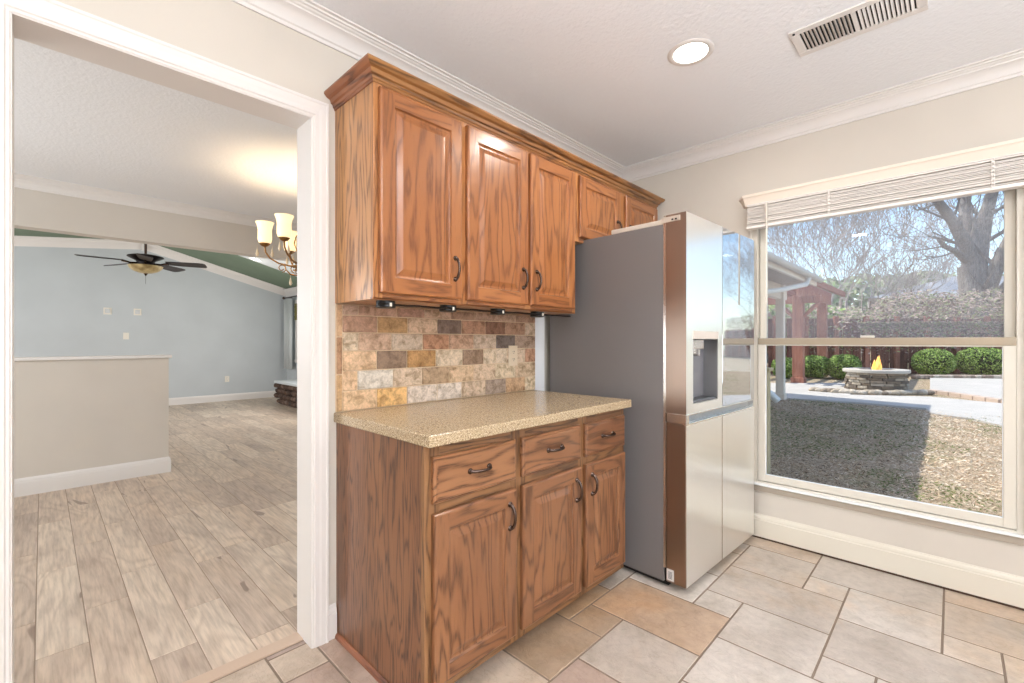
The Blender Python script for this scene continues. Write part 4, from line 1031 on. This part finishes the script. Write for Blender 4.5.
# --- shrubs
LF = NT('shrub_leaves'); at = LF.n('ShaderNodeAttribute', attribute_name='tint'); LF.base(at.outputs['Color']); LF.rough(.55, .3)
CORE = metal('shrub_inner_twigs', (34, 40, 22), .9, 0); BARK = NT('grey_bark'); v = BARK.coord(scale=(6, 6, 1)); BARK.base(BARK.ramp(BARK.noise(v, 4, 5), [(.3, lin((96, 88, 82))), (.7, lin((162, 152, 144)))])); BARK.rough(.9); BARK.bump(BARK.noise(v, 12, 4), .5, .03)
GR = [lin(c) for c in ((128, 158, 66), (150, 178, 80), (98, 128, 52), (182, 204, 116), (80, 104, 44))]
def shrub(px, d, wpx, top, base, lab, grs=GR, cnt=5500):
    c = W(px, base, d); r = wpx/2*d/455.1; zt_ = W(px, top, d).z; zb_ = gz(c.x, c.y); hh = (zt_-zb_)/2
    root = empty('round_shrub', (c.x, c.y, zb_)); tag(root, lab, 'shrub', 'clipped round shrubs in front of the fence')
    b = B(); t = bmesh.ops.create_icosphere(b, subdivisions=3, radius=1)
    for v_ in b.verts:
        q = v_.co.copy(); f = 1+.08*noise.noise(q*2.2+Vector((px, 0, 0))); sq = 1/max(abs(q.z)**1*.0+1, 1)
        v_.co = Vector((c.x+q.x*r*.90*f, c.y+q.y*r*.90*f, zb_+hh*1.04+q.z*hh*.90*f))
    obj('inner_twigs', b, CORE, root, smooth=True)
    b = B(); lay = b.loops.layers.float_color.new('tint')
    for i in range(cnt):
        q = Vector((random.gauss(0, 1), random.gauss(0, 1), random.gauss(0, 1))).normalized()
        q = Vector((math.copysign(abs(q.x)**.85, q.x), math.copysign(abs(q.y)**.85, q.y), math.copysign(abs(q.z)**.85, q.z)))
        f = (1+.08*noise.noise(q*2.2+Vector((px, 0, 0))))*random.uniform(.9, 1.02)
        p = Vector((c.x+q.x*r*f, c.y+q.y*r*f, zb_+hh*1.04+q.z*hh*f))
        if p.z < zb_+.02: continue
        leafquad(b, lay, p, .026, random.choice(grs), nrm=(q+Vector((random.gauss(0, .5), random.gauss(0, .5), random.gauss(0, .5)))).normalized(), asp=.6)
    obj('leaves', b, LF.m, root)
shrub(933, 14.0, 33, 349.5, 376, 'clipped bright green shrub just right of the fire pit')
shrub(982, 13.9, 40, 348, 377, 'widest clipped green shrub at the right end of the fence')
shrub(844, 12.9, 28, 355, 379.5, 'clipped dark green shrub directly left of the fire pit')
shrub(814, 13.4, 30, 356, 381, 'clipped shrub right of the red timber post')
shrub(786, 13.2, 24, 358, 380, 'clipped shrub left of the red timber post')
shrub(1240, 13.0, 60, 340, 378, 'clipped shrub mirrored in the refrigerator door')

# --- overgrown hedge behind the fence
b = B(); lay = b.loops.layers.float_color.new('tint')
HP = [lin(c) for c in ((176, 150, 138), (150, 128, 114), (196, 172, 158), (128, 110, 92), (122, 132, 76), (100, 84, 74), (150, 160, 100))]
for i in range(26000):
    t_ = random.random(); px = 806+t_*330 if i % 4 else 1136+t_*340; d = 15.4+random.uniform(-.9, .9)
    topy = 316-24*min(1, max(0, (px-840)/60)) + 5*noise.noise(Vector((px*.05, 0, 0)))*1.6; py = topy+(352-topy)*random.random()**1.3
    if abs(d-15.4) > .9-.5*max(0, (topy+7-py)/7): continue
    p = W(px, py, d); p += Vector((random.gauss(0, .05), random.gauss(0, .05), random.gauss(0, .05)))
    leafquad(b, lay, p, random.uniform(.03, .07), random.choice(HP), asp=.45)
    if i % 5 == 0:  # vines hanging over the front of the fence
        p2 = W(858+t_*280, 322+20*random.random()*random.random(), 14.55); leafquad(b, lay, p2, .05, random.choice(HP), asp=.5)
o = obj('overgrown_hedge', b, LF.m, loc=W(930, 341, 15.4)); tag(o, 'dry brownish tangled hedge spilling over the top of the fence', 'hedge', kind='stuff')

# --- trees
MINR = .009
def branch(b, p, d, L, r, depth, spread=.55, n=5, up=.05, kids=3):
    pts = [p]; rr = [r]; q = p.copy(); dd = d.copy(); seg = 3
    for i in range(seg):
        dd = (dd+Vector((random.gauss(0, .13), random.gauss(0, .13), random.gauss(0, .1)+up))).normalized(); q = q+dd*L/seg; pts.append(q); rr.append(r*(1-.42*(i+1)/seg))
    tube(b, pts, [max(q_, MINR) for q_ in rr], n, cap=False)
    if depth <= 0: return
    for k in range(kids if depth > 2 else 2):
        i = random.choice((1, 2, 3)) if k else 3; ax = dd.orthogonal(); ax.rotate(Matrix.Rotation(random.uniform(0, 6.28), 3, dd)); nd = (dd+ax*random.uniform(spread*.5, spread*1.3)).normalized()
        branch(b, pts[i].copy(), nd, L*random.uniform(.62, .86), rr[i]*random.uniform(.5, .72), depth-1, spread, max(3, n-1), up, kids)
b = B()
def limb(pts, rad, n=10):
    P = [W(*q) for q in pts]
    k = []; rk = []
    for i in range(len(P)-1):
        for t_ in (0, .5): k.append(P[i].lerp(P[i+1], t_)); rk.append(rad[i]*(1-t_)+rad[i+1]*t_)
    k.append(P[-1]); rk.append(rad[-1]); tube(b, k, rk, n); return k, rk
TD = 19
k0 = limb([(975, 372, TD), (974, 330, TD), (974, 296, TD), (972, 266, TD)], [.62, .50, .46, .46])
for pts, rad in (([(973, 270, TD), (966, 246, TD-.2), (952, 220, TD-.5), (938, 202, TD-1), (925, 188, TD-1.3), (900, 165, TD-2)], [.32, .24, .19, .16, .12, .05]),
                 ([(972, 268, TD), (970, 240, TD+.2), (966, 215, TD+.4), (962, 190, TD+.8), (955, 150, TD+1)], [.34, .27, .22, .17, .08]),
                 ([(976, 270, TD), (980, 245, TD+.2), (985, 218, TD), (993, 190, TD-.3), (1006, 150, TD-1)], [.36, .3, .25, .19, .08]),
                 ([(968, 262, TD), (955, 251, TD-.6), (944, 246, TD-1), (939, 240, TD-1.2)], [.17, .11, .09, .06]),
                 ([(980, 330, TD), (986, 296, TD-.2), (996, 268, TD-.5), (1012, 235, TD-1), (1030, 190, TD-1)], [.34, .27, .25, .2, .1]),
                 ([(984, 318, TD), (996, 296, TD-.5), (1010, 280, TD-.9), (1030, 262, TD-1.2)], [.22, .16, .13, .08])):
    k, rk = limb(pts, rad)
    for i in range(2, len(k), 2):
        dr = (k[i]-k[i-1]).normalized(); ax = dr.orthogonal(); ax.rotate(Matrix.Rotation(random.uniform(0, 6.28), 3, dr))
        for q in range(2): branch(b, k[i].copy(), (dr+ax*(.8 if q else -.8)).normalized(), 1.3, rk[i]*.32, 3, .6, 4, .04, 2)
bp = W(975, 372, TD); o = obj('large_bare_tree', b, BARK.m, loc=(bp.x, bp.y, gz(bp.x, bp.y)), smooth=True); tag(o, 'large grey bare tree with thick forking trunk beyond the hedge', 'tree')
TWG = NT('grey_twigs'); TWG.base(lin((176, 166, 160))); TWG.rough(.9)
TL = ['thin bare tree standing behind the left end of the fence', 'slender bare tree just right of the porch roof corner', 'bare tree with fine twigs behind the fire pit', 'bare tree rising over the middle of the hedge',
      'bare tree left of the large forked trunk', 'far thin bare tree behind the porch roof', 'far thin bare tree in the middle of the treeline', 'far bare tree beside the neighbouring roof', 'far bare tree at the right edge of the window']
TL = ['thin bare tree standing behind the left end of the fence', 'slender bare tree just right of the porch roof corner', 'bare tree with fine twigs behind the fire pit', 'bare tree rising over the middle of the hedge',
      'bare tree left of the large forked trunk', 'far thin bare tree behind the porch roof', 'far thin bare tree in the middle of the treeline', 'far bare tree beside the neighbouring roof', 'far bare tree at the right edge of the window',
      'bare tree between the porch roof and the fire pit', 'tall faint bare tree above the left of the fire pit', 'small faint bare tree above the hedge',
      'bare tree far right of the window, nearest of those mirrored in the refrigerator', 'bare tree mirrored in the middle of the refrigerator door', 'bare tree mirrored toward the left of the refrigerator door', 'bare tree mirrored at the left edge of the refrigerator door']
for i, (px, d, H, sd) in enumerate(((786, 19, 7.2, 1), (822, 20, 7.4, 2), (850, 21, 7.0, 3), (876, 20, 6.0, 4), (905, 22, 4.6, 5), (770, 24, 8.4, 6), (838, 26, 8.6, 7), (888, 27, 7.4, 8), (1000, 26, 8, 9), (808, 23, 8.2, 10), (862, 25, 8.6, 11), (915, 28, 6, 12), (1150, 19, 8, 13), (1230, 20, 8.5, 14), (1310, 19, 8, 15), (1390, 20, 8, 16))):
    random.seed(sd*13+1); b = B(); base = W(px, 360, d); base.z = gz(base.x, base.y)
    branch(b, base.copy(), Vector((random.gauss(0, .06), random.gauss(0, .06), 1)).normalized(), H*.40, .09, 6, .5, 4, .12, 3)
    o = obj('bare_tree', b, TWG.m, loc=base); tag(o, TL[i], 'tree', 'bare trees beyond the fence')
random.seed(99)
# green undergrowth behind fence at left, and far hill trees
b = B(); lay = b.loops.layers.float_color.new('tint')
for i in range(9000):
    px = random.uniform(735, 860); d = random.uniform(16, 18); topy = 302+10*noise.noise(Vector((px*.04, 3, 0)))+max(0, (px-800)*.12); py = topy+(360-topy)*random.random()
    leafquad(b, lay, W(px, py, d), random.uniform(.05, .1), random.choice(GR+HP[:4]+[lin((150, 170, 110))]*2), asp=.55)
o = obj('undergrowth', b, LF.m, loc=W(800, 341, 17)); tag(o, 'pale green scrubby undergrowth behind the left part of the fence', 'undergrowth', kind='stuff')
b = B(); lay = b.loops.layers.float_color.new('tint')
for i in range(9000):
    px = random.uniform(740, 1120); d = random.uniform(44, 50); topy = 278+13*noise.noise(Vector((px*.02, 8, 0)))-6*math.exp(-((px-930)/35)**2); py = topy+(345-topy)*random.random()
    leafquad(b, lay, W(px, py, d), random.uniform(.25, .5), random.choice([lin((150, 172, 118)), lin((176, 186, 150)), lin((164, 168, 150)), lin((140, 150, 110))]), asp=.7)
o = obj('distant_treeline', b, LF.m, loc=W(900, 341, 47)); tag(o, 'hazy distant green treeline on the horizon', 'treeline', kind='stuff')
# --- neighbour's roof
SHG = NT('grey_roof_shingles'); v = SHG.coord(scale=(1, 1, 1)); SHG.base(SHG.ramp(SHG.noise(v, 6, 4), [(.3, lin((150, 152, 158))), (.7, lin((186, 188, 192)))])); SHG.rough(.9)
root_p = W(935, 341, 26); root = empty('neighbour_house', (root_p.x, root_p.y, gz(root_p.x, root_p.y))); tag(root, 'neighbouring house with low grey shingle roof beyond the hedge', 'house')
b = B(); e0, e1, r0, r1, e2, e3 = W(868, 298, 23), W(1060, 298, 23), W(955, 276, 27), W(1050, 276, 27), W(868, 298, 31), W(1060, 298, 31)
e2.z = e0.z; e3.z = e0.z; r1.z = r0.z; e1.z = e0.z
v_ = [b.verts.new(p) for p in (e0, e1, r1, r0, e2, e3)]; b.faces.new((v_[0], v_[1], v_[2], v_[3])); b.faces.new((v_[4], v_[3], v_[2], v_[5])); b.faces.new((v_[0], v_[3], v_[4])); b.faces.new((v_[1], v_[5], v_[2])); b.faces.new((v_[0], v_[4], v_[5], v_[1])); fixn(b); obj('roof', b, SHG.m, root)
b = B(); q = [e0.lerp(e3, .04), e1.lerp(e2, .04), e3.lerp(e0, .04), e2.lerp(e1, .04)]
lo = [b.verts.new((p.x, p.y, 0)) for p in q]; hi = [b.verts.new((p.x, p.y, e0.z-.01)) for p in q]
for i in range(4): b.faces.new((lo[i], lo[(i+1) % 4], hi[(i+1) % 4], hi[i]))
fixn(b); obj('wall', b, concrete('neighbour_brick', (150, 120, 104)), root)

# --- covered porch of the house's wing
EX, EY, EZ = 10.75, 1.93, 2.47
PRW = paint('porch_painted_wood', (228, 212, 194), .7, .04); SOF = paint('porch_soffit', (170, 156, 144), .7, .04)
root = empty('porch', (7, 3.5, gz(7, 3.5))); tag(root, 'covered porch roof with grey shingles projecting from the house at left', 'porch')
b = B(); rise = .30
pts = [(3.23, EY, EZ), (EX, EY, EZ), (EX, EY+5, EZ+5*rise), (3.23, EY+5, EZ+5*rise)]
slab(b, pts, .05); fixn(b); obj('roof', b, SHG.m, root)
b = B(); box(b, 3.23, EX, EY+.02, EY+.06, EZ-.16, EZ-.005); t = B(); quad(t, [(EX-.02, EY+.02, EZ-.16), (EX-.02, EY+5, EZ+5*rise-.16), (EX-.02, EY+5, EZ+5*rise), (EX-.02, EY+.02, EZ)]); merge(b, t); obj('fascia', b, PRW, root)
b = B(); box(b, 3.23, EX-.03, EY+.06, EY+5, EZ-.14, EZ-.12); obj('soffit', b, SOF, root)
b = B(); box(b, 3.23, EX-.2, EY+.5, EY+.62, EZ-.42, EZ-.14); obj('beam', b, PRW, root)
b = B(); tube(b, [(3.3, EY-.04, EZ-.03), (EX+.02, EY-.04, EZ-.05)], .055, 10); obj('gutter', b, metal('gutter_pale', (200, 190, 178), .4, .1), root, smooth=True)
pp = W(780.5, 390, 9.0)
b = B(); box(b, pp.x-.07, pp.x+.07, pp.y-.07, pp.y+.07, gz(pp.x, pp.y)-.02, EZ-.15, .006); box(b, pp.x-.09, pp.x+.09, pp.y-.09, pp.y+.09, gz(pp.x, pp.y), gz(pp.x, pp.y)+.12, .006); obj('post', b, PRW, root)
b = B(); tube(b, [(EX-1.0, EY-.04, EZ-.1), (EX-1.05, EY+.0, EZ-.22), (EX-1.6, EY+.25, EZ-.34), (EX-2.3, EY+.45, EZ-.44), (EX-2.5, EY+.47, EZ-.6)], .045, 10)
dsx, dsy = EX-2.5, EY+.47; obj('downspout', b, metal('downspout_white', (232, 230, 226), .4, 0), root, smooth=True)
gp = gpt(779, 409)
b = B(); q = gp; tube(b, [(q.x-.25, q.y+.35, .85), (q.x-.25, q.y+.33, .50), (q.x-.2, q.y+.26, .40), (q.x-.08, q.y+.12, .30), (q.x, q.y+.02, .18)], .06, 12)
o = obj('drain_pipe', b, MATS['downspout_white'], loc=(q.x, q.y, .1), smooth=True); tag(o, 'white elbow drain pipe by the porch near the lawn edge', 'pipe')
# porch side: short timber-clad wall seen past the window's left edge
b = B(); p = W(770, 400, 4.2); box(b, p.x, p.x+.10, p.y+.02, p.y+.5, gz(p.x, p.y)-.02, .93, .005); box(b, p.x-.02, p.x+.12, p.y, p.y+.52, .93, .96, .004)
o = obj('low_timber_wall', b, paint('weathered_tan_board', (196, 178, 140), .8, .06), loc=(p.x, p.y, 0)); tag(o, 'low tan board wall just outside the left edge of the window', 'wall')
b = B(); p = W(772, 395, 8.2); box(b, p.x-.25, p.x+.25, p.y+.15, p.y+.6, gz(p.x, p.y), .80, .02); box(b, p.x-.28, p.x+.28, p.y+.12, p.y+.63, .80, 1.0, .05)
o = obj('covered_grill', b, metal('dark_grill_cover', (46, 46, 50), .6, 0), loc=(p.x, p.y+.3, gz(p.x, p.y))); tag(o, 'dark covered grill standing under the porch', 'grill')

# --- pergola
tp = W(798.5, 382, 11.9); zz0 = gz(tp.x, tp.y)
root = empty('pergola', (tp.x, tp.y, zz0)); tag(root, 'red cedar pergola beyond the porch with open rafters', 'pergola')
def beam(nm, x0, x1, y0, y1, z0, z1): b = B(); box(b, x0, x1, y0, y1, z0, z1, .008); return obj(nm, b, FN2.m, root)
for (x, y) in ((tp.x, tp.y), (tp.x+3.0, tp.y), (tp.x, tp.y+3.4), (tp.x+3.0, tp.y+3.4)):
    b = B(); g_ = gz(x, y); box(b, x-.12, x+.12, y-.12, y+.12, g_-.02, 2.42, .01); box(b, x-.15, x+.15, y-.15, y+.15, g_-.02, g_+.16, .01); obj('post', b, FN2.m, root)
for y in (tp.y-.1, tp.y+3.3): beam('beam', tp.x-.5, tp.x+3.5, y-.05, y+.05, 2.36, 2.60)
beam('beam', tp.x-.08, tp.x+.08, tp.y-.5, tp.y+3.9, 2.2, 2.38)
y = tp.y-.45
while y < tp.y+3.9: beam('rafter', tp.x-.7, tp.x+3.7, y-.04, y+.04, 2.60, 2.75); y += .36
b = B()
for s_ in (-1, 1): tube(b, [(tp.x, tp.y+s_*.1, 1.85), (tp.x, tp.y+s_*.5, 2.25)], .05, 4)
obj('brace', b, FN2.m, root)
